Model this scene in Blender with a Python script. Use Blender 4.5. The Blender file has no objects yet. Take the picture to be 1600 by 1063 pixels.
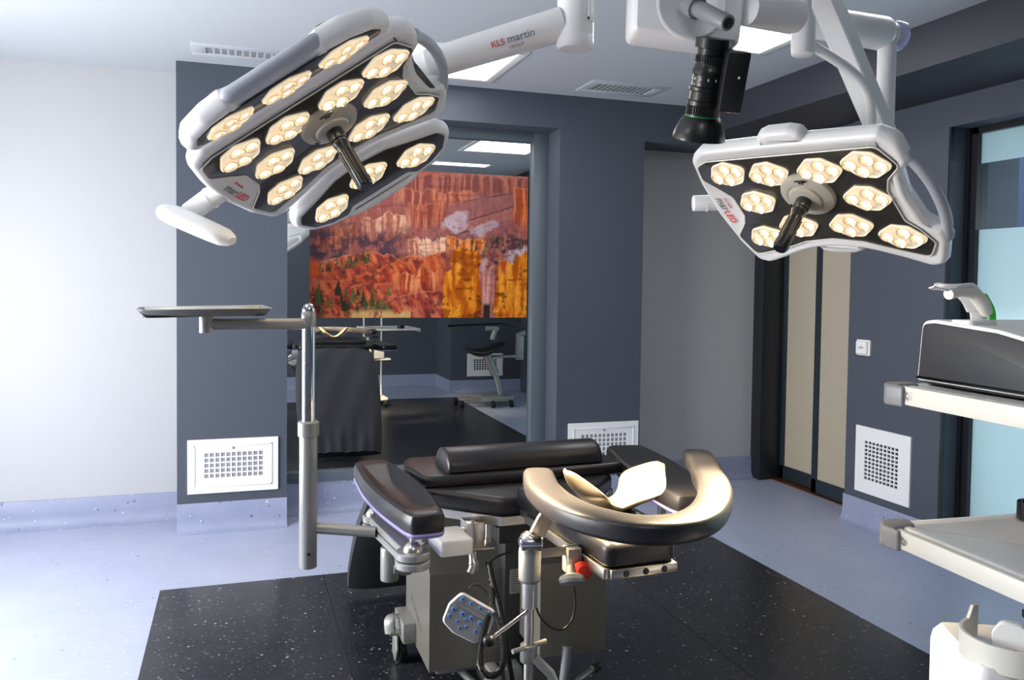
import bpy, bmesh, math, random
import numpy as np
from mathutils import Matrix, Vector, Euler
random.seed(7)
PI = math.pi
C = bpy.context.scene.collection
sc = bpy.context.scene

# ------------------------------------------------------------------ camera
cd = bpy.data.cameras.new('camera'); cam = bpy.data.objects.new('camera', cd); C.objects.link(cam)
right = Vector((0.949147627, -0.314591325, 0.0122914976))
fwd = Vector((0.314831306, 0.948445882, -0.036491896))
up = Vector((-0.000177786, 0.0385059448, 0.999258355))
cam.matrix_world = Matrix(((right.x, up.x, -fwd.x, 0), (right.y, up.y, -fwd.y, 0), (right.z, up.z, -fwd.z, 1.5217), (0, 0, 0, 1)))
cd.sensor_fit = 'HORIZONTAL'; cd.sensor_width = 36; cd.lens = 1294.5867 / 1600 * 36
cd.shift_y = -(531.5 - 489.1412) / 1600
cd.clip_start = 0.02; cd.clip_end = 200
sc.camera = cam

# ------------------------------------------------------------------ world, lights, exposure
w = bpy.data.worlds.new('world'); sc.world = w; w.use_nodes = True
bg = w.node_tree.nodes['Background']; bg.inputs[0].default_value = (.90, .95, 1, 1); bg.inputs[1].default_value = 2.4
sc.view_settings.view_transform = 'Standard'; sc.view_settings.look = 'None'
sc.view_settings.gamma = 1; sc.view_settings.use_curve_mapping = False
sc.view_settings.exposure = 0.35
WIN_POWER = 148; PANEL = 6.5; SPOT = 200.0

def area(name, loc, rot, sx, sy, power, col):
    d = bpy.data.lights.new(name, 'AREA'); d.shape = 'RECTANGLE'; d.size = sx; d.size_y = sy; d.energy = power; d.color = col
    o = bpy.data.objects.new(name, d); C.objects.link(o); o.location = loc; o.rotation_euler = rot
    return o
area('daylight_left_window', (-2.42, 3.3, 1.3), (0, -PI / 2, 0), 1.3, 2.3, WIN_POWER, (1, .995, .99))

# ------------------------------------------------------------------ materials
def mat(name, col, rough=.5, metal=0, spec=.5, coat=0, emit=None, estr=0, bump=None, trans=0):
    m = bpy.data.materials.new(name); m.use_nodes = True
    b = m.node_tree.nodes['Principled BSDF']
    b.inputs['Base Color'].default_value = (*col, 1); b.inputs['Roughness'].default_value = rough
    b.inputs['Metallic'].default_value = metal; b.inputs['Specular IOR Level'].default_value = spec
    b.inputs['Coat Weight'].default_value = coat; b.inputs['Coat Roughness'].default_value = .06
    b.inputs['Transmission Weight'].default_value = trans
    if emit: b.inputs['Emission Color'].default_value = (*emit, 1); b.inputs['Emission Strength'].default_value = estr
    if bump:
        nt = m.node_tree; tc = nt.nodes.new('ShaderNodeTexCoord'); n = nt.nodes.new('ShaderNodeTexNoise'); bp = nt.nodes.new('ShaderNodeBump')
        n.inputs['Scale'].default_value = bump[0]; n.inputs['Detail'].default_value = 4; bp.inputs['Strength'].default_value = bump[1]; bp.inputs['Distance'].default_value = .003
        nt.links.new(tc.outputs['Object'], n.inputs['Vector']); nt.links.new(n.outputs['Fac'], bp.inputs['Height']); nt.links.new(bp.outputs['Normal'], b.inputs['Normal'])
    return m
def lin(r, g, b):
    f = lambda c: (c / 255 / 12.92) if c / 255 <= .04045 else ((c / 255 + .055) / 1.055) ** 2.4
    return (f(r), f(g), f(b))

def speckle_floor(name, base, dark, chips, rough, pale=.75):
    m = mat(name, base, rough); nt = m.node_tree; b = nt.nodes['Principled BSDF']; L = nt.links.new; N = nt.nodes.new
    tc = N('ShaderNodeTexCoord'); nz = N('ShaderNodeTexNoise'); nz.inputs['Scale'].default_value = 3.5; nz.inputs['Detail'].default_value = 5
    L(tc.outputs['Object'], nz.inputs['Vector'])
    mp = N('ShaderNodeMapping'); mp.inputs['Rotation'].default_value = (0, 0, .3); mp.inputs['Scale'].default_value = (6, 60, 6); L(tc.outputs['Object'], mp.inputs['Vector'])
    nz2 = N('ShaderNodeTexNoise'); nz2.inputs['Scale'].default_value = 1.0; nz2.inputs['Detail'].default_value = 4; L(mp.outputs[0], nz2.inputs['Vector'])
    ad = N('ShaderNodeMath'); ad.operation = 'ADD'; L(nz.outputs['Fac'], ad.inputs[0]); L(nz2.outputs['Fac'], ad.inputs[1])
    rp = N('ShaderNodeMapRange'); rp.inputs[1].default_value = .75; rp.inputs[2].default_value = 1.25; L(ad.outputs[0], rp.inputs[0])
    mx = N('ShaderNodeMix'); mx.data_type = 'RGBA'; mx.inputs[6].default_value = (*dark, 1); mx.inputs[7].default_value = (*base, 1); L(rp.outputs[0], mx.inputs[0])
    cur = mx.outputs[2]
    for sca, thr, col, sel, st in chips:
        mp2 = N('ShaderNodeMapping'); mp2.inputs['Scale'].default_value = st; mp2.inputs['Rotation'].default_value = (.3, .2, sca * .07); L(tc.outputs['Object'], mp2.inputs['Vector'])
        v = N('ShaderNodeTexVoronoi'); v.inputs['Scale'].default_value = sca; L(mp2.outputs[0], v.inputs['Vector'])
        sp = N('ShaderNodeSeparateColor'); L(v.outputs['Color'], sp.inputs[0])
        th = N('ShaderNodeMath'); th.operation = 'MULTIPLY'; th.inputs[1].default_value = thr; L(sp.outputs[0], th.inputs[0])
        lt = N('ShaderNodeMath'); lt.operation = 'LESS_THAN'; L(v.outputs['Distance'], lt.inputs[0]); L(th.outputs[0], lt.inputs[1])
        gt = N('ShaderNodeMath'); gt.operation = 'GREATER_THAN'; gt.inputs[1].default_value = sel; L(sp.outputs[1], gt.inputs[0])
        mu = N('ShaderNodeMath'); mu.operation = 'MULTIPLY'; L(lt.outputs[0], mu.inputs[0]); L(gt.outputs[0], mu.inputs[1])
        m2 = N('ShaderNodeMix'); m2.data_type = 'RGBA'; m2.inputs[7].default_value = (*col, 1); L(mu.outputs[0], m2.inputs[0]); L(cur, m2.inputs[6]); cur = m2.outputs[2]
    L(cur, b.inputs['Base Color'])
    return m

BLUE = lin(172, 178, 202)
M = {}
M['floor_blue'] = speckle_floor('blue_vinyl', BLUE, lin(163, 170, 195), [(26, .13, lin(225, 232, 245), .6, (1, 1, 1)), (19, .16, lin(120, 128, 160), .7, (1, 1.3, 1)), (45, .2, lin(205, 212, 235), .6, (1, 1, 1)), (14, .1, lin(75, 80, 105), .75, (1, 1, 1))], .38)
M['skirt_blue'] = speckle_floor('blue_vinyl_skirting', lin(150, 157, 184), lin(141, 149, 177), [(26, .15, lin(225, 232, 245), .6, (1, 1, 1)), (19, .2, lin(95, 102, 140), .6, (1, 1.3, 1)), (45, .2, lin(195, 202, 230), .6, (1, 1, 1))], .4)
M['floor_black'] = speckle_floor('black_vinyl', lin(42, 43, 49), lin(30, 31, 36), [(24, .16, lin(180, 185, 190), .5, (1, 1.2, 1)), (40, .26, lin(118, 122, 132), .4, (1, 1.5, 1)), (16, .08, lin(225, 230, 235), .5, (1, 1, 1)), (64, .32, lin(74, 77, 86), .3, (1, 1, 1))], .3)
M['wall_dark'] = mat('slate_paint', lin(73, 79, 91), .6, bump=(180, .05))
M['wall_light'] = mat('pale_paint', lin(184, 185, 189), .6, bump=(180, .05))
M['ceiling'] = mat('ceiling_paint', lin(190, 194, 200), .75)
M['beam'] = mat('charcoal_paint', lin(50, 52, 62), .6)
M['jamb'] = mat('black_frame', lin(30, 33, 40), .35)
M['doorframe'] = mat('anthracite_metal', lin(38, 48, 58), .4)
M['doorglass'] = mat('cream_frosted_glass', lin(186, 176, 156), .25, coat=.4)
M['mirrorframe'] = mat('grey_metal_frame', lin(106, 115, 124), .45, .3)
M['white'] = mat('white_plastic', lin(242, 241, 240), .3, coat=.15)
M['white_matt'] = mat('white_enamel', lin(238, 238, 236), .45)
M['grille_white'] = mat('white_grille', lin(240, 240, 242), .5)
M['ivory'] = mat('ivory_enamel', lin(226, 224, 214), .35)
M['lampface'] = mat('lamp_face_dark', lin(58, 56, 52), .25, coat=.3)
M['grip'] = mat('grey_grip', lin(176, 180, 190), .4)
M['hub'] = mat('hub_grey', lin(178, 172, 160), .4)
M['black'] = mat('black_plastic', lin(20, 20, 21), .35)
M['blackgloss'] = mat('black_rubber', lin(17, 17, 18), .35, coat=.15)
M['vinyl'] = mat('black_vinyl_pad', lin(34, 33, 36), .36, bump=(140, .12))
M['drape'] = mat('black_cover_cloth', lin(58, 60, 66), .75, bump=(30, .4))
M['steel'] = mat('brushed_steel', lin(208, 203, 194), .3, 1)
M['chrome'] = mat('chrome', lin(225, 225, 228), .1, 1)
M['castmetal'] = mat('grey_cast_metal', lin(168, 168, 164), .38, .55)
M['cabmetal'] = mat('warm_grey_metal', lin(140, 136, 128), .36, .5)
M['darkmetal'] = mat('dark_grey_metal', lin(66, 66, 66), .38, .4)
M['purple'] = mat('lilac_edge', lin(150, 140, 200), .35)
M['bowl'] = mat('silver_pad', lin(128, 116, 98), .28, .6)
M['bluebtn'] = mat('blue_button', lin(110, 150, 215), .4)
M['handset'] = mat('handset_grey', lin(150, 150, 150), .4)
M['redplastic'] = mat('red_plastic', lin(220, 50, 25), .35)
M['green'] = mat('green_plastic', lin(60, 215, 60), .4)
M['gray'] = mat('mid_grey_plastic', lin(128, 130, 134), .4)
M['darkpanel'] = mat('charcoal_panel', lin(50, 52, 57), .42)
M['panel'] = mat('panel_light', (1, 1, 1), .5, emit=(1, .985, .96), estr=PANEL)
M['led'] = mat('led_glow', (1, .9, .7), .3, emit=(1, .84, .58), estr=22)
M['reflector'] = mat('reflector_cream', lin(235, 215, 185), .15, .7, emit=(1, .84, .6), estr=.12)
M['lens'] = mat('cell_tray', lin(228, 212, 188), .12, .4, emit=(1, .85, .64), estr=.38)  # emission on tray, cups and rim imitates light caught from the LEDs
M['cellrim'] = mat('cell_rim', lin(250, 240, 215), .25, emit=(1, .84, .58), estr=.45)
M['logogrey'] = mat('letter_grey', lin(120, 124, 130), .5)
M['logored'] = mat('letter_red', lin(225, 50, 35), .5)
M['logofaint'] = mat('letter_faint', lin(104, 102, 98), .5)
M['backing'] = mat('vent_dark', lin(28, 28, 30), .8)
M['backinggrey'] = mat('vent_grey', lin(150, 150, 154), .8)
M['glassclear'] = mat('clear_acrylic', lin(205, 212, 245), .1, trans=.7)
M['bark'] = mat('bark', lin(66, 64, 58), .9)
M['foliage'] = mat('winter_twigs', lin(88, 96, 84), .9)
M['outside_wall'] = mat('outside_slate', lin(58, 72, 104), .7)
M['outside_pale'] = mat('outside_render', lin(205, 214, 216), .8)
M['greencoat'] = mat('lens_green', lin(40, 120, 60), .3)
mm = mat('mirror_glass', (.62, .645, .65), .0, 1); M['mirror'] = mm
# frosted film on the window and clear strip
def frosted():
    m = bpy.data.materials.new('frosted_film'); m.use_nodes = True; nt = m.node_tree; nt.nodes.clear(); N = nt.nodes.new; L = nt.links.new
    o = N('ShaderNodeOutputMaterial'); t = N('ShaderNodeBsdfTranslucent'); t.inputs[0].default_value = (.80, .88, .89, 1)
    d = N('ShaderNodeBsdfDiffuse'); d.inputs[0].default_value = (.6, .74, .78, 1)
    tr = N('ShaderNodeBsdfTransparent'); tr.inputs[0].default_value = (.7, .85, .9, 1)
    g = N('ShaderNodeBsdfGlossy'); g.inputs[1].default_value = .15
    a = N('ShaderNodeMixShader'); a.inputs[0].default_value = .25; L(t.outputs[0], a.inputs[1]); L(d.outputs[0], a.inputs[2])
    b = N('ShaderNodeMixShader'); b.inputs[0].default_value = .12; L(a.outputs[0], b.inputs[1]); L(tr.outputs[0], b.inputs[2])
    c = N('ShaderNodeMixShader'); c.inputs[0].default_value = .05; L(b.outputs[0], c.inputs[1]); L(g.outputs[0], c.inputs[2])
    L(c.outputs[0], o.inputs[0]); return m
M['frosted'] = frosted()
def clearglass():
    m = bpy.data.materials.new('window_glass'); m.use_nodes = True; nt = m.node_tree; nt.nodes.clear(); N = nt.nodes.new; L = nt.links.new
    o = N('ShaderNodeOutputMaterial'); t = N('ShaderNodeBsdfTransparent'); t.inputs[0].default_value = (.85, .92, .94, 1)
    g = N('ShaderNodeBsdfGlossy'); g.inputs[1].default_value = .02; f = N('ShaderNodeFresnel'); f.inputs[0].default_value = 1.12
    a = N('ShaderNodeMixShader'); L(f.outputs[0], a.inputs[0]); L(t.outputs[0], a.inputs[1]); L(g.outputs[0], a.inputs[2]); L(a.outputs[0], o.inputs[0]); return m
M['clear'] = clearglass()

# ------------------------------------------------------------------ mesh helpers
FR = {}
def ident(): return Matrix.Identity(4)
def frame(o, x, y, z):
    return Matrix(((x[0], y[0], z[0], o[0]), (x[1], y[1], z[1], o[1]), (x[2], y[2], z[2], o[2]), (0, 0, 0, 1)))
def setprops(o, label=None, cat=None, group=None, kind=None):
    if label: o['label'] = label
    if cat: o['category'] = cat
    if group: o['group'] = group
    if kind: o['kind'] = kind
    return o
def thing(name, label, cat, mtx, group=None):
    o = bpy.data.objects.new(name, None); C.objects.link(o); o.empty_display_size = .05
    o.matrix_world = mtx; FR[o.name] = mtx.copy()
    return setprops(o, label, cat, group)
def obj(name, bm, mats, parent=None, world=False, angle=38, label=None):
    """Link bm as ONE mesh object. world=True: bm is in world coordinates and gets moved into the parent's frame."""
    if parent and world:
        bm.transform(FR[parent.name].inverted())
    bmesh.ops.recalc_face_normals(bm, faces=bm.faces[:]) if not getattr(obj, 'keep', False) else None
    ca = math.cos(math.radians(angle))
    for f in bm.faces: f.smooth = True
    for e in bm.edges:
        if len(e.link_faces) == 2 and e.link_faces[0].normal.dot(e.link_faces[1].normal) < ca: e.smooth = False
    me = bpy.data.meshes.new(name); bm.to_mesh(me); bm.free()
    if not isinstance(mats, (list, tuple)): mats = [mats]
    for m in mats: me.materials.append(m)
    o = bpy.data.objects.new(name, me); C.objects.link(o)
    if parent:
        o.parent = parent; FR[o.name] = FR[parent.name].copy()
    else: FR[o.name] = ident()
    if label: o['label'] = label
    return o
def struct(name, bm, m):
    o = obj(name, bm, m); o['kind'] = 'structure'; return o
def B(): return bmesh.new()
def box(bm, x0, x1, y0, y1, z0, z1, bev=0, seg=2, mi=0, mtx=None):
    t = bmesh.new(); bmesh.ops.create_cube(t, size=1)
    for v in t.verts: v.co = Vector(((x0 + x1) / 2 + v.co.x * (x1 - x0), (y0 + y1) / 2 + v.co.y * (y1 - y0), (z0 + z1) / 2 + v.co.z * (z1 - z0)))
    if bev: bmesh.ops.bevel(t, geom=t.edges[:] , offset=bev, segments=seg, affect='EDGES', profile=.5)
    merge(bm, t, mi, mtx)
def merge(bm, t, mi=0, mtx=None):
    if mtx is not None: t.transform(mtx)
    vm = [bm.verts.new(v.co) for v in t.verts]
    for i, v in enumerate(t.verts): v.index = i
    for f in t.faces:
        try:
            nf = bm.faces.new([vm[v.index] for v in f.verts]); nf.material_index = mi
        except ValueError: pass
    t.free()
def rings(bm, rs, closed=True, cap0=True, cap1=True, mi=0, loop=False):
    """Skin a list of rings (lists of points)."""
    R = [[bm.verts.new(p) for p in r] for r in rs]; n = len(R[0])
    pairs = list(zip(R[:-1], R[1:])) + ([(R[-1], R[0])] if loop else [])
    for a, b in pairs:
        for i in range(n if closed else n - 1):
            j = (i + 1) % n
            f = bm.faces.new((a[i], a[j], b[j], b[i])); f.material_index = mi
    if closed and not loop:
        if cap0: f = bm.faces.new(R[0][::-1]); f.material_index = mi
        if cap1: f = bm.faces.new(R[-1]); f.material_index = mi
def perp(d):
    d = Vector(d).normalized(); a = Vector((0, 0, 1)) if abs(d.z) < .9 else Vector((1, 0, 0))
    u = d.cross(a).normalized(); return u, d.cross(u).normalized()
def cyl(bm, p0, p1, r0, r1=None, n=24, mi=0, bev=0):
    p0, p1 = Vector(p0), Vector(p1); r1 = r0 if r1 is None else r1; d = (p1 - p0).normalized(); u, v = perp(d)
    def ring(c, r): return [c + r * (math.cos(2 * PI * i / n) * u + math.sin(2 * PI * i / n) * v) for i in range(n)]
    if bev:
        rs = [ring(p0, r0 - bev), ring(p0 + d * bev * .3, r0 - bev * .3), ring(p0 + d * bev, r0), ring(p1 - d * bev, r1), ring(p1 - d * bev * .3, r1 - bev * .3), ring(p1, r1 - bev)]
    else: rs = [ring(p0, r0), ring(p1, r1)]
    rings(bm, rs, mi=mi)
def lathe(bm, prof, p0, d, n=32, mi=0, caps=True):
    p0 = Vector(p0); d = Vector(d).normalized(); u, v = perp(d)
    rs = [[p0 + d * z + max(r, 1e-5) * (math.cos(2 * PI * i / n) * u + math.sin(2 * PI * i / n) * v) for i in range(n)] for r, z in prof]
    rings(bm, rs, mi=mi, cap0=caps, cap1=caps)
def spline(pts, n=8, closed=False):
    P = [Vector(p) for p in pts]; out = []; m = len(P); rng = m if closed else m - 1
    for i in range(rng):
        if closed: a, b, c, d = P[(i - 1) % m], P[i], P[(i + 1) % m], P[(i + 2) % m]
        else: a, b, c, d = P[max(i - 1, 0)], P[i], P[i + 1], P[min(i + 2, m - 1)]
        for k in range(n):
            t = k / n
            out.append(.5 * ((2 * b) + (c - a) * t + (2 * a - 5 * b + 4 * c - d) * t * t + (3 * b - a - 3 * c + d) * t ** 3))
    if not closed: out.append(P[-1])
    return out
def tube(bm, pts, r, n=12, mi=0, closed=False, sec=None, upv=None):
    """Sweep a circle (or section sec of (a,b) offsets) along pts; r a number or list. upv fixes the frame's b axis."""
    P = [Vector(p) for p in pts]; m = len(P); rs = []; u = None
    for i in range(m):
        if closed: d = (P[(i + 1) % m] - P[i - 1]).normalized()
        else: d = (P[min(i + 1, m - 1)] - P[max(i - 1, 0)]).normalized()
        if upv is not None: u = Vector(upv).cross(d).normalized()
        elif u is None: u, _ = perp(d)
        else: u = (u - d * u.dot(d)).normalized()
        v = d.cross(u).normalized(); k = r[i] if isinstance(r, (list, tuple)) else r
        if sec is None: rs.append([P[i] + k * (math.cos(2 * PI * j / n) * u + math.sin(2 * PI * j / n) * v) for j in range(n)])
        else: rs.append([P[i] + k * (a * u + b * v) for a, b in sec])
    rings(bm, rs, mi=mi, loop=closed)
def rpoly(pts, r, n=5):
    """Round the corners of a closed 2D polygon; r one radius or a list."""
    out = []; m = len(pts)
    for i in range(m):
        p = Vector(pts[i][:2]); a = Vector(pts[i - 1][:2]); b = Vector(pts[(i + 1) % m][:2]); rr = r[i] if isinstance(r, (list, tuple)) else r
        da, db = (a - p), (b - p); la, lb = da.length, db.length; da /= la; db /= lb
        ang = da.angle(db, PI); c = min(rr / max(math.tan(ang / 2), 1e-3), la * .48, lb * .48)
        if ang > 3.0: out.append(p); continue
        s, e = p + da * c, p + db * c
        for k in range(n + 1):
            t = k / n; out.append(s * (1 - t) ** 2 + p * 2 * t * (1 - t) + e * t * t)
    return [(q.x, q.y) for q in out]
def inset(poly, d):
    n = len(poly); out = []
    for i in range(n):
        a, p, b = Vector(poly[i - 1]), Vector(poly[i]), Vector(poly[(i + 1) % n])
        e1, e2 = (p - a), (b - p)
        if e1.length < 1e-9: e1 = e2
        if e2.length < 1e-9: e2 = e1
        e1, e2 = e1.normalized(), e2.normalized(); n1, n2 = Vector((-e1.y, e1.x)), Vector((-e2.y, e2.x))
        m = n1 + n2
        m = m / max(m.dot(n1), .35) if m.length > 1e-6 else n1
        out.append((p.x + m.x * d, p.y + m.y * d))
    return out
def ccw(poly):
    return poly if sum(poly[i - 1][0] * poly[i][1] - poly[i][0] * poly[i - 1][1] for i in range(len(poly))) > 0 else poly[::-1]
def pillow(bm, poly, prof, mtx=None, mi=0, fan=None):
    """Stack insets of a 2D outline: prof = [(inset, z)...]; fan = [(scale, z)...] continues to the middle (a dish)."""
    poly = ccw([tuple(p) for p in poly]); mtx = mtx or ident()
    rs = [[mtx @ Vector((x, y, z)) for x, y in inset(poly, d)] for d, z in prof]
    if fan:
        last = inset(poly, prof[-1][0]); cx = sum(p[0] for p in last) / len(last); cy = sum(p[1] for p in last) / len(last)
        for s, z in fan: rs.append([mtx @ Vector((cx + (x - cx) * s, cy + (y - cy) * s, z)) for x, y in last])
    rings(bm, rs, mi=mi)
def soft(h, r, z0=0, n=4):
    """profile of a padded slab of height h with rounded top and bottom edges"""
    p = []
    for i in range(n + 1): a = PI / 2 * i / n; p.append((r * (1 - math.sin(a)), z0 + r * .6 * (1 - math.cos(a))))
    for i in range(n + 1): a = PI / 2 * i / n; p.append((r * (1 - math.cos(a)), z0 + h - r + r * math.sin(a)))
    return p
def rect(x0, x1, y0, y1): return [(x0, y0), (x1, y0), (x1, y1), (x0, y1)]
def text(name, s, size, m, parent, mtx, ext=.0006, spacing=1.0, label=None, align='LEFT'):
    c = bpy.data.curves.new(name, 'FONT'); c.body = s; c.size = size; c.extrude = ext; c.space_character = spacing; c.align_x = align
    c.materials.append(m); o = bpy.data.objects.new(name, c); C.objects.link(o)
    me = bpy.data.meshes.new_from_object(o.evaluated_get(bpy.context.evaluated_depsgraph_get())); bpy.data.objects.remove(o)
    o = bpy.data.objects.new(name, me); C.objects.link(o)
    if not me.materials: me.materials.append(m)
    o.parent = parent; o.matrix_local = FR[parent.name].inverted() @ mtx; FR[o.name] = mtx.copy()
    if label: o['label'] = label
    return o

# ------------------------------------------------------------------ the room
H = 2.8; YB = 5.2836; YL = 5.6115; XR = 3.777; XB = 3.158; HB = 2.585
XL = -2.5; YR = -.75
bm = B(); box(bm, XL - .1, 4.4, YR - .1, 5.9, -.1, 0); struct('floor', bm, M['floor_blue'])
bm = B(); box(bm, -.357, 2.725, .5, 4.3175, -.02, .0015)
fb = struct('floor_inlay', bm, M['floor_black'])
bm = B()
for xs in (.42, 1.9): box(bm, xs - .0012, xs + .0012, .5, 4.3175, .0010, .0021)
struct('floor_seam', bm, M['backing'])
bm = B(); box(bm, XL - .1, 4.4, YR - .1, 5.9, H, H + .1); struct('ceiling', bm, M['ceiling'])
# back wall: slate columns, lintels and the two recesses
bm = B()
box(bm, -.341, .293, YB, 5.9, 0, H)
box(bm, 2.083, 2.722, YB, 5.9, 0, H)
box(bm, .293, 2.083, YB, 5.9, 2.573, H)
box(bm, 2.722, 4.4, YB, 5.9, 2.526, H)
box(bm, .293, 2.083, 5.56, 5.9, 0, 2.573)
struct('wall_back', bm, M['wall_dark'])
bm = B(); box(bm, XL - .1, -.341, YL, 5.9, 0, H); box(bm, 2.722, 4.4, YL, 5.9, 0, 2.526)
struct('wall_back_light', bm, M['wall_light'])
# right side: beam, panel, recess wall with sliding doors
bm = B(); box(bm, XB, 4.4, YR, YB, HB, H); struct('trim_1', bm, M['beam'])
bm = B(); box(bm, XR, 4.3, 3.66, 4.42, 0, HB); box(bm, XR, 4.3, YR, 3.66, 2.42, HB); box(bm, XR, 4.3, .1, 1.2, 0, 2.42); box(bm, XR, 4.3, 1.2, 3.66, 0, .06)
box(bm, 4.12, 4.3, 4.42, 5.62, 0, HB); box(bm, XR + .02, 4.12, 4.42, 5.62, 2.5, HB)
struct('wall_right', bm, M['wall_dark'])
bm = B(); box(bm, XL - .1, 2.77, YR - .1, YR, 0, H); box(bm, 2.77, 4.4, YR - .1, .1, 0, H); struct('wall_rear', bm, M['wall_dark'])
bm = B()
box(bm, XL - .1, XL, YR, 2.1, 0, H); box(bm, XL - .1, XL, 4.5, 5.7, 0, H); box(bm, XL - .1, XL, 2.1, 4.5, 0, .55); box(bm, XL - .1, XL, 2.1, 4.5, 2.05, H)
struct('wall_left', bm, M['wall_light'])
bm = B(); box(bm, XL - .09, XL - .02, 2.1, 2.17, .55, 2.05); box(bm, XL - .09, XL - .02, 4.43, 4.5, .55, 2.05); box(bm, XL - .09, XL - .02, 3.27, 3.33, .55, 2.05)
box(bm, XL - .09, XL - .02, 2.1, 4.5, .55, .62); box(bm, XL - .09, XL - .02, 2.1, 4.5, 1.98, 2.05)
wl = struct('window_2', bm, M['jamb'])
bm = B(); box(bm, XL - .065, XL - .055, 2.17, 4.43, .62, 1.98); obj('pane', bm, M['frosted'], wl)
# skirting with a cove to the floor
def skirting(name, p0, p1, nrm, top=.172):
    p0, p1, nrm = Vector((*p0, 0)), Vector((*p1, 0)), Vector((*nrm, 0))
    prof = [(-.01, top), (.010, top), (.0115, top - .002), (.012, .075), (.016, .045), (.027, .02), (.045, .006), (.07, .0012), (.07, -.01), (-.01, -.01)]
    bm = B(); rings(bm, [[p + nrm * a + Vector((0, 0, z)) for a, z in prof] for p in (p0, p1)])
    return struct(name, bm, M['skirt_blue'])
skirting('baseboard_left', (XL, YL), (-.341, YL), (0, -1))
skirting('baseboard_column_left', (-.341, YB), (.293, YB), (0, -1))
skirting('baseboard_mirror', (.293, 5.52), (2.083, 5.52), (0, -1), .204)
skirting('baseboard_column_right', (2.083, YB), (2.722, YB), (0, -1))
skirting('baseboard_recess', (2.722, YL), (3.88, YL), (0, -1))
skirting('baseboard_right', (XR, 3.66), (XR, 4.42), (-1, 0))
skirting('baseboard_rear', (XL, YR), (2.77, YR), (0, 1))
skirting('baseboard_rear_bay', (2.77, .1), (XR, .1), (0, 1))
skirting('baseboard_rear_return', (2.77, YR), (2.77, .1), (-1, 0))
# sliding doors in the right recess
bm = B(); box(bm, 3.875, 4.12, 5.49, 5.62, 0, 2.5, .003); struct('trim_2', bm, M['jamb'])
def slide(name, x, y0, y1, label=None):
    bm = B(); t = .035; zt = 2.49
    box(bm, x, x + t, y0, y0 + .055, .012, zt, .002); box(bm, x, x + t, y1 - .055, y1, .012, zt, .002)
    box(bm, x, x + t, y0, y1, .012, .115, .002); box(bm, x, x + t, y0, y1, zt - .1, zt, .002)
    o = struct(name, bm, M['doorframe'])
    bm = B(); box(bm, x + .012, x + .022, y0 + .055, y1 - .055, .115, zt - .1); obj('pane', bm, M['doorglass'], o)
    return o
slide('door_1', 4.062, 4.42, 5.50)
slide('door_2', 4.005, 4.30, 5.04)
bm = B(); box(bm, 3.99, 4.115, 4.42, 5.5, 0, .006); struct('trim_3', bm, mat('copper_strip', lin(170, 120, 80), .35, .8))
# glazed front on the right: frame, frosted film above and below a clear strip
bm = B(); xg = 3.95
box(bm, xg - .03, xg + .05, 3.60, 3.66, .06, 2.42); box(bm, xg - .03, xg + .05, 1.2, 3.66, 2.385, 2.42); box(bm, xg - .03, xg + .05, 1.2, 3.66, .06, .12); box(bm, xg - .03, xg + .05, 1.2, 1.26, .06, 2.42)
box(bm, xg - .05, xg - .03, 3.64, 3.66, .06, 2.42)
box(bm, XR - .002, XR + .02, 3.645, 3.66, .06, 2.42)
wr = struct('window_1', bm, M['jamb'])
bm = B(); box(bm, xg + .004, xg + .010, 1.26, 3.6, .12, 2.385); obj('pane', bm, M['clear'], wr)
bm = B(); box(bm, xg - .002, xg + .002, 1.26, 3.6, 2.22, 2.385); box(bm, xg - .002, xg + .002, 1.26, 3.6, .12, 1.85)
obj('frosted_film', bm, M['frosted'], wr, label='frosted film bands above and below a clear strip')
# outside the glazing
bm = B(); box(bm, 6.2, 6.6, 4.98, 9, 0, 4.2); box(bm, 6.2, 6.6, 0, 4.98, 2.26, 4.2)
o = struct('exterior_wall', bm, M['outside_wall'])
bm = B(); box(bm, 4.42, 16, -6, 16, -.12, -.05); struct('ground_outside', bm, M['outside_pale'])
tr = thing('bare_tree', 'bare winter tree seen through the clear window strip', 'tree', Matrix.Translation((10.2, 7.9, -.05)))
bm = B(); tube(bm, [(0, 0, 0), (.03, .02, .8), (0, .05, 1.5), (.05, 0, 2.0)], [.13, .11, .09, .07], 10); obj('trunk', bm, M['bark'], tr)
bm = B(); rnd = random.Random(3)
for i in range(26):
    a = rnd.uniform(0, 2 * PI); e = rnd.uniform(.2, 1.2); l = rnd.uniform(.6, 1.3); z0 = rnd.uniform(1.0, 2.0)
    p = Vector((0, 0, z0)); d = Vector((math.cos(a) * math.cos(e), math.sin(a) * math.cos(e), math.sin(e)))
    pts = [p + d * l * k / 4 + Vector((rnd.uniform(-.06, .06), rnd.uniform(-.06, .06), .03 * k)) for k in range(5)]
    tube(bm, pts, [.035, .025, .018, .012, .006], 6)
    for j in range(9):
        q = pts[rnd.choice((2, 3, 4))]; d2 = Vector((rnd.uniform(-1, 1), rnd.uniform(-1, 1), rnd.uniform(-.2, 1))).normalized()
        tube(bm, [q, q + d2 * .2, q + d2 * .38 + Vector((0, 0, .05))], [.009, .006, .003], 4)
obj('branches', bm, M['foliage'], tr)

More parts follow.
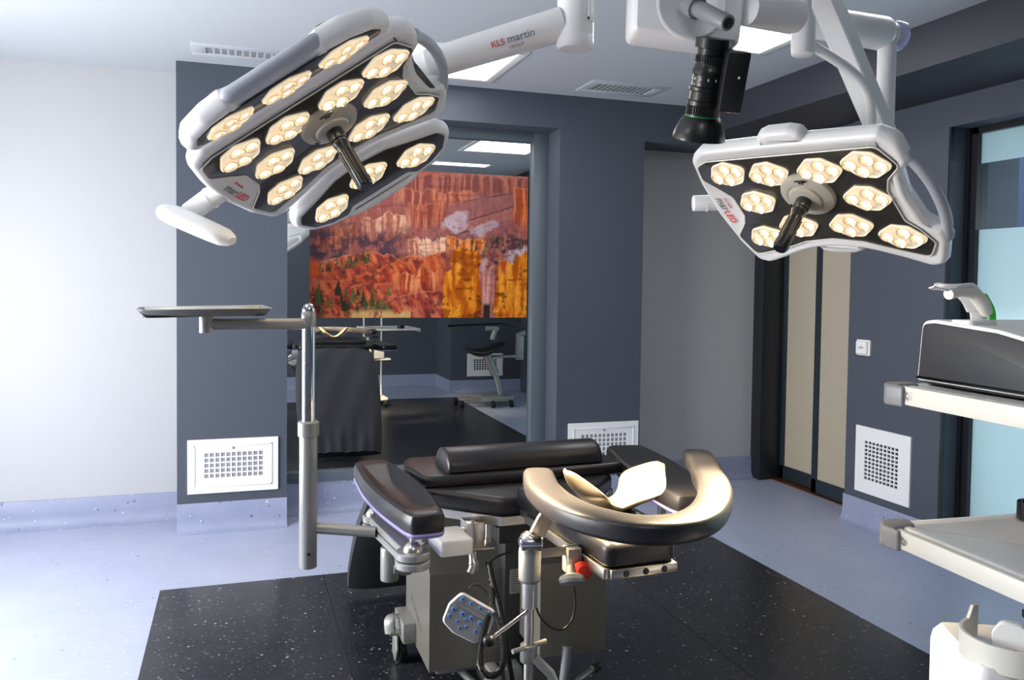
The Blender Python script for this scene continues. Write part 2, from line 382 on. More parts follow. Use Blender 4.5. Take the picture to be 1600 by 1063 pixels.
# ------------------------------------------------------------------ ceiling lights and vents
def ceiling_light(x0, x1, y0, y1, label):
    t = thing('ceiling_light', label, 'ceiling light', Matrix.Translation(((x0 + x1) / 2, (y0 + y1) / 2, H)), 'recessed ceiling lights')
    a, b = (x1 - x0) / 2, (y1 - y0) / 2; f = .05
    bm = B(); 
    for q in ((-a - f, a + f, -b - f, -b), (-a - f, a + f, b, b + f), (-a - f, -a, -b, b), (a, a + f, -b, b)): box(bm, *q, -.008, .0, .002)
    obj('frame', bm, M['white_matt'], t)
    bm = B(); box(bm, -a, a, -b, b, -.004, .0); obj('diffuser', bm, M['panel'], t)
ceiling_light(.86, 1.49, 4.42, 5.07, 'square ceiling light panel behind the white swing arm by the mirror')
ceiling_light(2.08, 2.71, 3.28, 3.93, 'square ceiling light panel behind the white camera pod')
ceiling_light(2.0, 2.6, 2.24, 2.44, 'square ceiling light panel seen only as a thin strip in the mirror')
for q in ((-1.5, -.87, 1.2, 1.85), (.1, .73, -.4, .25)): ceiling_light(*q, 'unseen ceiling light panel added as fill over the near end of the room')  # two out-of-view panels added to brighten the room
def ceiling_vent(x0, x1, y0, y1, label):
    t = thing('ceiling_vent', label, 'vent', Matrix.Translation(((x0 + x1) / 2, (y0 + y1) / 2, H)), 'ceiling vents')
    a, b = (x1 - x0) / 2, (y1 - y0) / 2; gx, gy = a - .075, b - .065
    bm = B()
    for q in ((-a, a, -b, -gy), (-a, a, gy, b), (-a, -gx, -gy, gy), (gx, a, -gy, gy)): box(bm, *q, -.006, 0, .001)
    obj('frame', bm, M['ceiling'], t)
    bm = B(); n = 11
    for i in range(1, n): x = -gx + 2 * gx * i / n; box(bm, x - .006, x + .006, -gy, gy, -.0022, -.0014)
    for i in range(1, 7): y = -gy + 2 * gy * i / 7; box(bm, -gx, gx, y - .0035, y + .0035, -.0020, -.0012)
    obj('grille', bm, M['ceiling'], t)
    bm = B(); box(bm, -gx, gx, -gy, gy, -.001, .0005); obj('backing', bm, M['backing'], t)
ceiling_vent(-.24, .34, 4.84, 5.10, 'slotted ceiling vent above the left slate column')
ceiling_vent(2.12, 2.66, 4.82, 5.12, 'slotted ceiling vent above the right slate column')
def wall_vent(mtx, wd, ht, nx, ny, hx0, hx1, hz0, hz1, label, back, knob=True):
    """local x along the wall, y out of the wall (towards the room), z up; origin bottom left"""
    t = thing('wall_vent', label, 'vent', mtx, 'white wall vents')
    X0, X1, Z0, Z1 = hx0 * wd, hx1 * wd, hz0 * ht, hz1 * ht
    bm = B()
    for q in ((0, wd, 0, Z0), (0, wd, Z1, ht), (0, X0, Z0, Z1), (X1, wd, Z0, Z1)): box(bm, q[0], q[1], 0, .012, q[2], q[3])
    obj('frame', bm, M['grille_white'], t)
    if knob:
        bm = B(); f = .035
        for q in ((f, wd - f, f, f + .008), (f, wd - f, ht - f - .008, ht - f), (f, f + .008, f, ht - f), (wd - f - .008, wd - f, f, ht - f)): box(bm, q[0], q[1], .012, .016, q[2], q[3], .001)
        obj('access_flap_rim', bm, M['grille_white'], t)
        bm = B(); cyl(bm, (wd * .5, .012, ht * .83), (wd * .5, .018, ht * .83), .007, n=16); obj('catch', bm, M['gray'], t)
    bm = B(); g = .0042
    for i in range(nx + 1): x = X0 + (X1 - X0) * i / nx; box(bm, x - g, x + g, .002, .0115, Z0, Z1)
    for i in range(ny + 1): z = Z0 + (Z1 - Z0) * i / ny; box(bm, X0, X1, .003, .011, z - g, z + g)
    obj('grille', bm, M['grille_white'], t)
    bm = B(); box(bm, X0, X1, 0, .0015 if back is M['backing'] else .007, Z0, Z1); obj('backing', bm, back, t)
def mY(x, y, z): return frame((x, y, z), (1, 0, 0), (0, -1, 0), (0, 0, 1))
wall_vent(mY(-.283, YB, .229), .523, .326, 11, 5, .177, .836, .27, .76, 'white wall vent with a grid on the left slate column', M['backinggrey'])
wall_vent(mY(2.172, YB, .229), .535, .323, 11, 5, .177, .836, .27, .76, 'white wall vent behind the table on the right slate column', M['backinggrey'])
wall_vent(frame((XR, 4.315, .22), (0, -1, 0), (-1, 0, 0), (0, 0, 1)), .455, .42, 9, 10, .17, .80, .2, .8, 'white wall vent with black holes on the right panel below the switch', M['backing'], False)
wall_vent(frame((3.003, .1, .224), (1, 0, 0), (0, 1, 0), (0, 0, 1)), .512, .313, 9, 5, .177, .836, .27, .76, 'white wall vent behind the stool, seen in the mirror', M['backing'])
# card switch on the right panel
sw = thing('wall_switch', 'small white wall switch on the dark panel beside the sliding doors', 'switch', frame((XR, 4.336, 1.087), (0, -1, 0), (-1, 0, 0), (0, 0, 1)))
bm = B(); pillow(bm, rpoly(rect(0, .12, 0, .1), .012), [(0, 0), (0, .008), (.002, .01)], frame((0, 0, 0), (1, 0, 0), (0, 0, 1), (0, 1, 0))); obj('back_plate', bm, M['white'], sw)
bm = B(); pillow(bm, rpoly(rect(.012, .108, .008, .092), .008), [(0, .01), (0, .022), (.006, .028)], frame((0, 0, 0), (1, 0, 0), (0, 0, 1), (0, 1, 0))); obj('cover', bm, M['white'], sw)
bm = B(); box(bm, .04, .085, .028, .0285, .047, .053); box(bm, .055, .07, .028, .0285, .058, .062); obj('mark', bm, M['logogrey'], sw)

# ------------------------------------------------------------------ mirror and the canyon print on it
mi = thing('wall_mirror', 'tall dark mirror in a grey frame filling the recess', 'mirror', Matrix.Translation((.293, 5.56, .204)))
bm = B()
for q in ((.293, .303, .204, 2.573), (1.972, 2.083, .204, 2.573)): box(bm, q[0], q[1], 5.50, 5.56, q[2], q[3], .002)
box(bm, .303, 1.972, 5.50, 5.56, .204, .268, .002); box(bm, .303, 1.972, 5.50, 5.56, 2.505, 2.573, .002)
obj('frame', bm, M['mirrorframe'], mi, True)
bm = B(); box(bm, .300, 1.98, 5.541, 5.556, .26, 2.51); obj('glass', bm, M['mirror'], mi, True)

def vnoise(u, v, fx, fy, seed):
    r = np.random.RandomState(seed); nx, ny = int(fx) + 3, int(fy) + 3; g = r.rand(ny, nx)
    x, y = u * fx, v * fy; i, j = np.floor(x).astype(int), np.floor(y).astype(int); a, b = x - i, y - j
    a, b = a * a * (3 - 2 * a), b * b * (3 - 2 * b); i = np.clip(i, 0, nx - 2); j = np.clip(j, 0, ny - 2)
    return (g[j, i] * (1 - a) + g[j, i + 1] * a) * (1 - b) + (g[j + 1, i] * (1 - a) + g[j + 1, i + 1] * a) * b
def fbm(u, v, fx, fy, seed, o=5):
    s = 0; t = 0; k = 1
    for q in range(o): s = s + k * vnoise(u, v, fx, fy, seed + q); t += k; k *= .55; fx *= 2; fy *= 2
    return s / t
def canyon(U, V):
    """red canyon of hoodoos: layered ridges, pale spires, dark gully, pines, bright orange towers at lower right"""
    def mix(a, b, t): t = np.clip(t, 0, 1)[..., None]; return a * (1 - t) + np.array(b) * t
    def st(e0, e1, x): t = np.clip((x - e0) / (e1 - e0), 0, 1); return t * t * (3 - 2 * t)
    S = lambda r, g, b: np.array(lin(r, g, b))
    Uw = U + .02 * (fbm(U, V, 9, 9, 200, 3) - .5); Vw = V + .03 * (fbm(U, V, 8, 8, 210, 3) - .5)
    streak = fbm(Uw, V, 70, 7, 1); band = fbm(U, Vw, 2.5, 28, 9); cl = fbm(U, V, 7, 6, 20); fine = fbm(U, V, 90, 60, 33, 3)
    def rough(s): return .6 * vnoise(U, V * 0, 26, 1, s) + .3 * vnoise(U, V * 0, 62, 1, s + 1) + .2 * vnoise(U, V * 0, 120, 1, s + 2)
    col = np.ones(U.shape + (3,)) * S(158, 88, 80)
    col = mix(col, S(190, 124, 108), st(.45, .7, streak) * .75); col = mix(col, S(126, 60, 58), st(.5, .72, band) * .6)
    col = mix(col, S(108, 78, 92), st(.52, .72, cl) * .5); col = mix(col, S(176, 92, 66), st(.55, .75, fbm(U, V, 5, 9, 25)) * .6)
    def ridge(t0, amp, seed, depth, u0, u1, fade, base, lightc, shade, k=1.0):
        """one cliff line: spiky crest t0 + amp, face of height depth with vertical flutes"""
        nonlocal col
        top = t0 + amp * (rough(seed) - .5); d = top - V
        m = st(0, .006, d) * st(depth, depth * .55, d) * st(u0, u0 + fade, U) * st(u1, u1 - fade, U)
        fl = fbm(Uw, V, 85, 2.2, seed + 7); c = np.ones(U.shape + (3,)) * base
        c = mix(c, lightc, st(.46, .66, fl)); c = mix(c, shade, st(.54, .38, fl) * .8); c = mix(c, lightc, st(.02, .0, d) * .6)
        c = mix(c, shade, st(.55, .75, fbm(U, V, 6, 40, seed + 9)) * .45); m = np.clip(m * k, 0, 1)[..., None]; col = col * (1 - m) + c * m
    P, O_, RD, DK = S(236, 180, 150), S(206, 104, 62), S(170, 76, 58), S(104, 52, 56)
    ridge(.985, .04, 301, .16, -.1, 1.1, .02, S(150, 76, 64), S(180, 106, 86), S(116, 58, 58))
    ridge(.88 - .0 * U, .07, 311, .14, .36, .76, .05, S(178, 92, 70), S(206, 126, 96), S(128, 62, 56))
    # bare slopes running down to the left
    for t0, s0, c0 in ((.86, .32, S(150, 92, 92)), (.74, .5, S(168, 104, 98)), (.66, .42, S(140, 84, 86))):
        d = t0 - V + s0 * (U - .8); m = st(.0, .03, d) * st(.2, .05, d) * st(.42, .55, U); col = mix(col, c0, m * (.4 + .5 * fbm(U, V, 12, 12, 41)))
        col = mix(col, S(80, 56, 62), st(.008, .0, np.abs(d - .02)) * st(.5, .6, U) * st(.4, .6, fbm(U, V, 14, 14, 47)))
    ridge(.93, .05, 321, .36, .925, 1.1, .01, S(206, 98, 54), S(226, 128, 76), S(150, 66, 40))
    ridge(.79, .10, 331, .20, .42, .62, .03, S(178, 88, 66), S(206, 122, 90), S(128, 60, 54))
    # lavender white scree fans
    for cx, cy, wx, wy, a in ((.66, .655, .085, .075, .85), (.77, .61, .09, .06, .6), (.70, .44, .09, .07, .9), (.76, .36, .06, .06, .6), (.94, .42, .07, .10, .85)):
        m = st(1, .35, ((U - cx) / wx) ** 2 + ((V - cy - .4 * (U - cx)) / wy) ** 2 + 2.2 * (fbm(U, V, 18, 12, 57) - .45)) * (.35 + .9 * fbm(Uw, V, 40, 5, 51)) * a; col = mix(col, S(206, 186, 196), m)
    # pale spires, left then centre
    ridge(.70 - .10 * np.abs(U - .33), .10, 341, .15, .20, .46, .06, S(214, 140, 108), P, S(160, 88, 74))
    ridge(.56 + .05 * (U - .5), .13, 351, .15, .42, .64, .04, S(224, 150, 116), S(246, 198, 168), S(168, 92, 74))
    ridge(.55, .06, 361, .12, .60, .80, .02, S(218, 112, 48), S(240, 160, 92), S(164, 72, 36))
    ridge(.60, .06, 371, .18, .0, .22, .05, S(196, 96, 62), S(220, 132, 90), S(126, 58, 50), .9)
    # dark gully with scattered shadow-coloured scrub
    m = st(.17, .06, np.abs(V - .47 + .08 * (U - .2))) * st(.47, .34, U) * st(.38, .56, fbm(U, V, 26, 18, 61)); col = mix(col, S(62, 50, 70), m * .85)
    m = st(.2, .08, np.abs(V - .46)) * st(.78, .85, U) * st(.50, .62, fbm(U, V, 34, 26, 63)); col = mix(col, S(58, 46, 58), m * .9)
    m = st(.56, .66, fbm(U, V, 55, 40, 66)) * st(.75, .55, V) * .5; col = mix(col, S(86, 54, 56), m)
    # red foreground ridges sweeping up to the right
    for t0, sl, u0, u1, b, l, d_, sd in ((.40, .18, -.1, .66, S(190, 82, 52), S(226, 136, 92), S(124, 50, 44), 401), (.30, .30, .0, .62, S(186, 72, 40), S(222, 120, 70), S(112, 42, 38), 411), (.20, .34, -.1, .62, S(176, 66, 42), S(214, 112, 72), S(104, 40, 38), 421), (.09, .20, .2, .75, S(170, 66, 50), S(206, 120, 88), S(100, 42, 42), 431)):
        top = t0 + sl * (U - .2) + .03 * np.sin(U * 11 + t0 * 30) + .06 * (rough(sd) - .5) * st(.3, .6, vnoise(U, V * 0, 5, 1, sd + 3)); d = top - V
        m = st(0, .008, d) * st(u0, u0 + .05, U) * st(u1, u1 - .08, U); c = np.ones(U.shape + (3,)) * b
        fl = fbm(U + .3 * V, V, 40, 10, sd + 1); c = mix(c, l, st(.48, .68, fl) * .8); c = mix(c, d_, st(.5, .34, fl) * .8); c = mix(c, l, st(.022, .002, d) * .8); c = mix(c, S(84, 46, 46), st(.60, .70, fbm(U, V, 40, 30, sd + 5)) * .7)
        col = col * (1 - m[..., None]) + c * m[..., None]
    ridge(.30, .14, 441, .16, .34, .60, .06, S(202, 84, 40), S(238, 150, 100), S(140, 54, 34), .85)
    m = st(.05, .03, U) * st(.40, .36, V) * st(.25, .29, V); col = mix(col, S(222, 92, 36), m)
    # pines
    rs = np.random.RandomState(4)
    for q in range(96):
        if q < 26: pu = rs.uniform(.04, .26); pv = .335 + .25 * (pu - .1) + rs.uniform(-.03, .02); h = rs.uniform(.03, .075)
        elif q < 74: pu, pv, h = rs.uniform(.01, .36), rs.uniform(.0, .16), rs.uniform(.045, .11)
        else: pu, pv, h = rs.uniform(.72, .98), rs.uniform(.26, .55), rs.uniform(.03, .07)
        t = (V - pv) / h; wd = h * .15 * np.clip(1 - t, 0, 1) ** .8 * (.25 + 1.5 * fbm(U, V, 120, 110, 300 + q % 5, 2))
        m = ((t > 0) & (t < 1) & (np.abs(U - pu) < wd)) * (.65 + .35 * rs.rand())
        col = mix(col, (S(92, 96, 50), S(44, 46, 32), S(66, 70, 38))[rs.randint(3)], m)
    m = st(.05, .01, np.abs(V - .018)) * st(.5, .45, U) * st(.45, .6, fbm(U, V, 24, 10, 91)); col = mix(col, S(206, 164, 104), m)
    # bright orange towers
    def tower(c, wd, tp, s, lean=0.0):
        uu = U - c - lean * V; edge = tp - .9 * np.clip(np.abs(uu) - wd * .35, 0, 1) ** 1.15 + .05 * (rough(s) - .5)
        e = wd * (1.12 - .25 * V / tp) + .03 * (fbm(V, U * 0, 12, 1, s + 3) - .5)
        return st(.005, -.003, np.abs(uu) - e) * st(0, .008, edge - V)
    m = np.maximum(np.maximum(tower(.70, .074, .48, 101), tower(.645, .05, .34, 121)), np.maximum(tower(.925, .078, .38, 111), tower(.99, .05, .46, 131)))
    c3 = np.ones(U.shape + (3,)) * S(218, 120, 24); fl = fbm(Uw, V, 48, 6, 141); c3 = mix(c3, S(240, 156, 44), st(.48, .66, fl)); c3 = mix(c3, S(170, 78, 14), st(.52, .36, fl) * .9); c3 = mix(c3, S(150, 66, 14), st(.56, .68, fbm(Uw, Vw, 14, 20, 137)) * .8); c3 = mix(c3, S(96, 44, 16), st(.64, .72, fbm(U, V, 34, 30, 147)) * .8)
    col = col * (1 - m[..., None]) + c3 * m[..., None]
    ridge(.36, .10, 451, .34, .775, .845, .012, S(190, 116, 112), S(224, 164, 150), S(130, 66, 62), .95)
    m = st(.02, .012, np.abs(U - .803)) * st(.11, .08, V); col = mix(col, S(50, 40, 30), m)
    ridge(.40, .08, 461, .12, .855, .91, .012, S(216, 96, 40), S(236, 140, 70), S(150, 62, 30), .9)
    col = col * (.66 + .37 * fine[..., None])
    return np.clip(col, 0, 1)
NX, NZ = 460, 306
us, vs = np.meshgrid(np.linspace(0, 1, NX), np.linspace(0, 1, NZ))
cc = canyon(us, vs)
PX0, PX1, PZ0, PZ1 = .447, 1.945, 1.276, 2.268
bm = B(); box(bm, PX0, PX1, 5.534, 5.5405, PZ0, PZ1)
pr = obj('canyon_print', bm, M['darkpanel']); setprops(pr, 'large print of a red rock canyon mounted on the mirror', 'picture')
me = bpy.data.meshes.new('printed_image')
vv = np.zeros((NZ * NX, 3)); vv[:, 0] = (PX0 + us * (PX1 - PX0)).ravel(); vv[:, 1] = 5.5335; vv[:, 2] = (PZ0 + vs * (PZ1 - PZ0)).ravel()
idx = np.arange(NZ * NX).reshape(NZ, NX); fc = np.stack([idx[:-1, :-1], idx[:-1, 1:], idx[1:, 1:], idx[1:, :-1]], -1).reshape(-1, 4)
me.from_pydata(vv.tolist(), [], fc.tolist())
at_ = me.color_attributes.new('print', 'FLOAT_COLOR', 'POINT'); ca = np.ones((NZ * NX, 4), np.float32); ca[:, :3] = cc.reshape(-1, 3); at_.data.foreach_set('color', ca.ravel())
pm = mat('print_ink', (.5, .2, .1), .22, coat=.3); an = pm.node_tree.nodes.new('ShaderNodeAttribute'); an.attribute_name = 'print'
pm.node_tree.links.new(an.outputs['Color'], pm.node_tree.nodes['Principled BSDF'].inputs['Base Color'])
me.materials.append(pm); o = bpy.data.objects.new('printed_image', me); C.objects.link(o); o.parent = pr

# ------------------------------------------------------------------ surgical lamps
MID = [(.30, .25), (0, .254), (-.30, .25), (-.356, .212), (-.38, .09), (-.387, -.05), (-.374, -.20), (-.345, -.31), (-.295, -.325), (-.20, -.285), (-.10, -.243), (0, -.23), (.10, -.243), (.20, -.285), (.28, -.325), (.325, -.31),
       (.362, -.20), (.358, -.155), (.32, -.12), (.305, 0), (.317, .09), (.352, .125), (.35, .21)]
MIDR = [.02, .3, .05, .06, .3, .3, .1, .05, .05, .2, .3, .4, .3, .2, .05, .05, .05, .03, .03, .2, .03, .03, .06]
FACE = [(.285, .206), (-.29, .204), (-.337, .185), (-.35, .12), (-.31, .075), (-.275, .03), (-.275, -.06), (-.295, -.10), (-.352, -.165), (-.325, -.268), (-.2, -.236), (-.1, -.196), (0, -.182), (.1, -.196), (.2, -.236), (.29, -.268), (.325, -.2),
        (.298, -.14), (.265, -.10), (.258, .03), (.275, .075), (.325, .125)]
CELLS = [(.235, .144, -13), (-.235, .144, 14), (.087, .132, -3), (-.087, .132, 4), (.189, .006, -9), (-.189, .006, 10), (.092, -.114, -2), (-.092, -.114, 3), (.236, -.168, -12), (-.236, -.168, 15)]
CELL = rpoly([(.081, .004), (.022, .051), (-.03, .049), (-.081, -.004), (-.022, -.051), (.03, -.049)], .022, 5)
CUP = [None, None]
def led_module(parent, mtx, cells_spot, lampname):
    """one clear LED cell: rounded rhombic tray with four cup reflectors and their LEDs; mtx maps cell coords (x, y, out) to world"""
    bm = B(); pillow(bm, CELL, [(0, -.004), (0, .0035), (.002, .0045), (.006, .002)]); bm.transform(mtx)
    o = obj('led_module', bm, M['lens'], parent, True)
    bm = B(); tube(bm, [mtx @ Vector((x, y, .005)) for x, y in inset(ccw(CELL), .0015)], .0018, 6, closed=True); obj('cell_rim', bm, M['cellrim'], o, True)
    r0 = l0_ = None
    for x, y in ((.044, .004), (-.044, -.004), (.008, .0245), (-.008, -.0245)):
        mp = mtx @ Matrix.Translation((x, y, 0)); loc_ = FR[parent.name].inverted() @ mp
        if CUP[0] is None:
            bm = B(); lathe(bm, [(.006, .002), (.015, .0055), (.0205, .0115), (.0225, .0115), (.021, .0105), (.016, .0035), (.0055, .0025)], (0, 0, 0), (0, 0, 1), 16)
            CUP[0] = obj('reflector', bm, M['reflector'], o)
            bm = B(); lathe(bm, [(.0001, .0025), (.0078, .0028), (.0078, .006), (.0065, .0095), (.0001, .011)], (0, 0, 0), (0, 0, 1), 12)
            CUP[1] = obj('led', bm, M['led'], o); cp_ = CUP
        else:
            cp_ = [q.copy() for q in CUP]
            for q in cp_: C.objects.link(q)
        for q in cp_: q.parent = o; q.matrix_local = loc_
    d = bpy.data.lights.new(lampname + '_beam', 'SPOT'); d.energy = SPOT * (.5 if lampname == 'small_lamp' else 1); d.color = (1, .76, .45); d.spot_size = math.radians(25); d.spot_blend = .6; d.shadow_soft_size = .03
    lo = bpy.data.objects.new(lampname + '_beam', d); C.objects.link(lo)
    # each beam leans to the common focus one metre below the hub
    p = mtx @ Vector((0, 0, .02)); foc = cells_spot
    q = (foc - p).to_track_quat('-Z', 'Y'); m4 = Matrix.Translation(p) @ q.to_matrix().to_4x4()
    lo.parent = parent; lo.matrix_local = FR[parent.name].inverted() @ m4
RIM = [(.05, -.062), (.03, -.060), (.012, -.052), (.003, -.038), (0, -.022), (.004, -.007), (.013, .002), (.022, .0035), (.03, .0)]
def middle(t, mtx, foc, lname):
    bm = B(); pillow(bm, rpoly(MID, MIDR, 6), RIM, mtx); obj('housing', bm, M['white'], t, True)
    bm = B(); pillow(bm, rpoly(FACE, .025, 4), [(0, -.004), (0, .0042), (.002, .005)], mtx); obj('face_panel', bm, M['lampface'], t, True)
    bm = B(); rm = rpoly(FACE, .025, 4)
    tube(bm, [mtx @ Vector((x, y, .005)) for x, y in rm], .0025, 6, closed=True); obj('face_trim', bm, M['ivory'], t, True)
    for x, y, r in CELLS: led_module(t, mtx @ Matrix.Translation((x, y, .005)) @ Matrix.Rotation(math.radians(r), 4, 'Z'), foc, lname)
    bm = B(); tube(bm, [mtx @ Vector(p) for p in spline([(.335, .145, -.022), (.358, .10, -.02), (.374, .03, -.018), (.377, -.05, -.018), (.368, -.13, -.02), (.345, -.20, -.024)], 6)], [.022] * 3 + [.0165] * 25 + [.022] * 3, 14)
    obj('grip', bm, M['grip'], t, True, label='grey side grip')
    mtx = mtx @ Matrix.Translation((.008, .035, 0)); z = lambda h: mtx @ Vector((0, 0, h))
    n = (mtx.to_3x3() @ Vector((0, 0, 1)))
    bm = B(); lathe(bm, [(.087, 0), (.088, .010), (.084, .018), (.062, .028), (.058, .028), (.055, .026), (.052, .028), (.05, .036), (.044, .039)], z(0), n, 48); obj('hub', bm, M['hub'], t, True, label='round grey hub')
    bm = B(); pillow(bm, rpoly([(-.012, .075), (.036, .075), (.012, .05)], .003), [(0, .014), (0, .0245)], mtx); obj('hub_sensor', bm, M['darkmetal'], t, True)
    for x, y in ((.012, .066), (-.06, -.03)):
        bm = B(); lathe(bm, [(.008, .018), (.008, .0275), (.003, .0275), (.003, .023)], mtx @ Vector((x, y, 0)), n, 14); obj('hub_screw', bm, M['darkmetal'], t, True)
    hp = [(.022, .034), (.025, .04), (.025, .07), (.021, .073), (.021, .078), (.025, .081), (.0215, .095), (.0195, .10), (.0205, .17), (.0215, .228), (.019, .233)]
    bm = B(); lathe(bm, hp, z(0), n, 20)
    for k in range(8):
        a = 2 * PI * k / 8; q = Vector((math.cos(a) * .0205, math.sin(a) * .0205, 0))
        cyl(bm, mtx @ (q + Vector((0, 0, .11))), mtx @ (q * 1.04 + Vector((0, 0, .225))), .0025, n=6)
    obj('sterile_handle', bm, M['blackgloss'], t, True, label='black ribbed centre handle')
    return z
def wing(t, mtx, out, cells, foc, lname, notch, face, gm=None):
    bm = B(); pillow(bm, rpoly(out, .05, 6), RIM, mtx); o = obj('wing_housing', bm, M['white'], t, True)
    ins = rpoly(face, .02, 4)
    bm = B(); pillow(bm, ins, [(0, -.004), (0, .0042), (.002, .005)], mtx); obj('face_panel', bm, M['lampface'], o, True)
    for x, y, r in cells: led_module(t, mtx @ Matrix.Translation((x, y, .005)) @ Matrix.Rotation(math.radians(r), 4, 'Z'), foc, lname)
    bm = B(); x0, x1, y = notch
    s = 1 if y > 0 else -1; dz = .016 if gm else 0
    tube(bm, [mtx @ Matrix.Translation((0, 0, dz)) @ Vector(p) for p in spline([(x0, y - s * .03, -.03), (x0 + .02, y, -.028), (x0 + .07, y + s * .008, -.026), ((x0 + x1) / 2, y + s * .010, -.026), (x1 - .07, y + s * .008, -.026), (x1 - .02, y, -.028), (x1, y - s * .03, -.03)], 5)], .0185, 14)
    obj('grip', bm, gm or M['grip'], o, True, label='white edge grip' if gm else 'grey edge grip')

def logo(t, mtx, p=(-.352, .03), r=-88):
    T = mtx @ Matrix.Translation((p[0], p[1], .0045)) @ Matrix.Rotation(math.radians(r), 4, 'Z')
    text('lettering', 'mar', .040, M['logogrey'], t, T, label='grey letters mar')
    text('lettering', 'LED', .036, M['logored'], t, T @ Matrix.Translation((.066, 0, 0)), label='red letters LED')
    text('lettering', 'KLS martin', .011, M['logored'], t, T @ Matrix.Translation((.004, .036, 0)), label='tiny red maker letters')

# large lamp
cb = Vector((.2537, 2.4632, 1.9653)); ab = Vector((.79908, -.27061, .53689)).normalized(); bb = Vector((-.42843, -.88279, .19269)); bb = (bb - ab * bb.dot(ab)).normalized(); nb = ab.cross(bb)
FB = frame(cb, ab, bb, nb); FB_ = frame(cb, ab, bb, nb)
big = thing('surgical_lamp', 'large white surgical lamp with three segments and sixteen lit cells', 'surgical lamp', Matrix.Translation(cb), 'surgical lamps')
focb = Vector((.93, 1.90, .86)); focw = Vector((1.16, 2.02, .95))
middle(big, FB_, focb, 'large_lamp'); logo(big, FB_)
W1 = [(-.298, 0), (.298, 0), (.312, .045), (.275, .115), (.21, .16), (.13, .178), (.115, .155), (-.115, .155), (-.13, .178), (-.21, .16), (-.275, .115), (-.312, .045)]
mw1 = FB_ @ Matrix.Translation((-.006, .262, .002)) @ Matrix.Rotation(math.radians(17), 4, 'X')
wing(big, mw1, W1, [(-.167, .084, 8), (0, .088, 0), (.167, .084, -8)], focw, 'large_lamp', (-.14, .14, .166), [(-.262, .030), (.262, .030), (.277, .055), (.258, .092), (.205, .130), (.14, .144), (-.14, .144), (-.205, .130), (-.258, .092), (-.277, .055)])
W2 = [(-.285, -.098), (-.20, -.06), (-.10, -.016), (0, -.002), (.10, -.016), (.20, -.06), (.285, -.098), (.315, -.15), (.282, -.225), (.215, -.268), (.13, -.284), (.115, -.26), (-.115, -.26), (-.13, -.284), (-.215, -.268), (-.282, -.225), (-.315, -.15)]
mw2 = FB_ @ Matrix.Translation((-.006, -.243, .002)) @ Matrix.Rotation(math.radians(-10), 4, 'X')
wing(big, mw2, W2, [(-.167, -.160, 12), (0, -.110, 0), (.167, -.160, -12)], focw, 'large_lamp', (-.14, .14, -.268), [(-.265, -.124), (-.19, -.094), (-.095, -.052), (0, -.040), (.095, -.052), (.19, -.094), (.265, -.124), (.284, -.155), (.256, -.212), (.2, -.243), (.14, -.252), (.112, -.222), (-.112, -.222), (-.14, -.252), (-.2, -.243), (-.256, -.212), (-.284, -.155)], M['white'])
# side stub and bar handle at the left
bm = B(); p0 = (-0.046,2.598,1.782); p1 = (-0.135,2.646,1.717); cyl(bm, p0, p1, .032, .030, 28); tube(bm, [Vector(p0) + (Vector(p1) - Vector(p0)) * k for k in (.3, .34)], .0335, 28)
obj('side_stub', bm, M['white'], big, True)
bm = B(); pa, pb_ = Vector((-0.194,2.645,1.716)), Vector((-0.032,2.525,1.640)); ax = (pb_ - pa).normalized(); nn = (Vector((0, 0, 1)) - ax * ax.z).normalized(); bn = ax.cross(nn)
pts = [pa + (pb_ - pa) * k for k in (-.1, -.06, 0, .15, .35, .6, .8, .95, 1.05, 1.12)]
rr = [.35, .7, .92, 1, 1.0, .98, .95, .9, .7, .35]
tube(bm, pts, rr, sec=[(.050 * math.cos(2 * PI * k / 28), .030 * math.sin(2 * PI * k / 28)) for k in range(28)], upv=nn)
obj('bar_handle', bm, M['white'], big, True, label='white bar handle on the left stub')
# suspension: yoke, swing arm with the maker's letters, joint and drop tube to the ceiling
bm = B(); j0 = cb - nb * .09; cyl(bm, cb - nb * .06, cb - nb * .17, .10, .07, 36, bev=.008)
tube(bm, spline([j0 - nb * .04, (0.421,2.645,2.107), (0.532,2.590,2.180), (0.604,2.546,2.214)], 6), .047, 24)
obj('yoke', bm, M['white'], big, True)
bm = B(); A0, A1 = Vector((0.562,2.560,2.197)), Vector((0.956,2.413,2.324)); cyl(bm, A0, A1, .046, .052, 32)
obj('swing_arm', bm, M['white'], big, True)
bm = B(); Jp = Vector((0.991,2.399,2.279)); lathe(bm, [(.050, -.035), (.0545, -.031), (.057, -.02), (.057, .0), (.0555, .004), (.0565, .008), (.0565, .33), (.052, .34)], Jp + Vector((0, 0, 0)), (0, 0, 1), 40)
box(bm, -.014, .014, -.061, -.054, .04, .1, .002, mtx=Matrix.Translation(Jp) @ Matrix.Rotation(.55, 4, 'Z'))
obj('joint', bm, M['white'], big, True)
bm = B(); cyl(bm, Jp + Vector((0, 0, .32)), (Jp.x, Jp.y, H - .0015), .04, n=28); lathe(bm, [(.11, 0), (.11, .05), (.05, .08)], (Jp.x, Jp.y, H - .0015), (0, 0, -1), 32); obj('drop_tube', bm, M['white'], big, True)
bm = B(); lathe(bm, [(.004, 0), (.004, .004), (.002, .005)], (1.008,2.337,2.324), (-.3, -.95, 0), 12); obj('screw', bm, M['darkmetal'], big, True)
dirA = (A1 - A0).normalized(); camdir = (Vector((0, 0, 1.52)) - (A0 + A1) / 2).normalized(); nl = (camdir - dirA * camdir.dot(dirA)).normalized(); upl = nl.cross(dirA)
def arm_text(s, size, m, px, drop, lab): 
    text('lettering', s, size, m, big, frame(px + nl * .0507 - upl * drop, dirA, upl, nl), label=lab)
base = A0 + dirA * (A1 - A0).length * .468
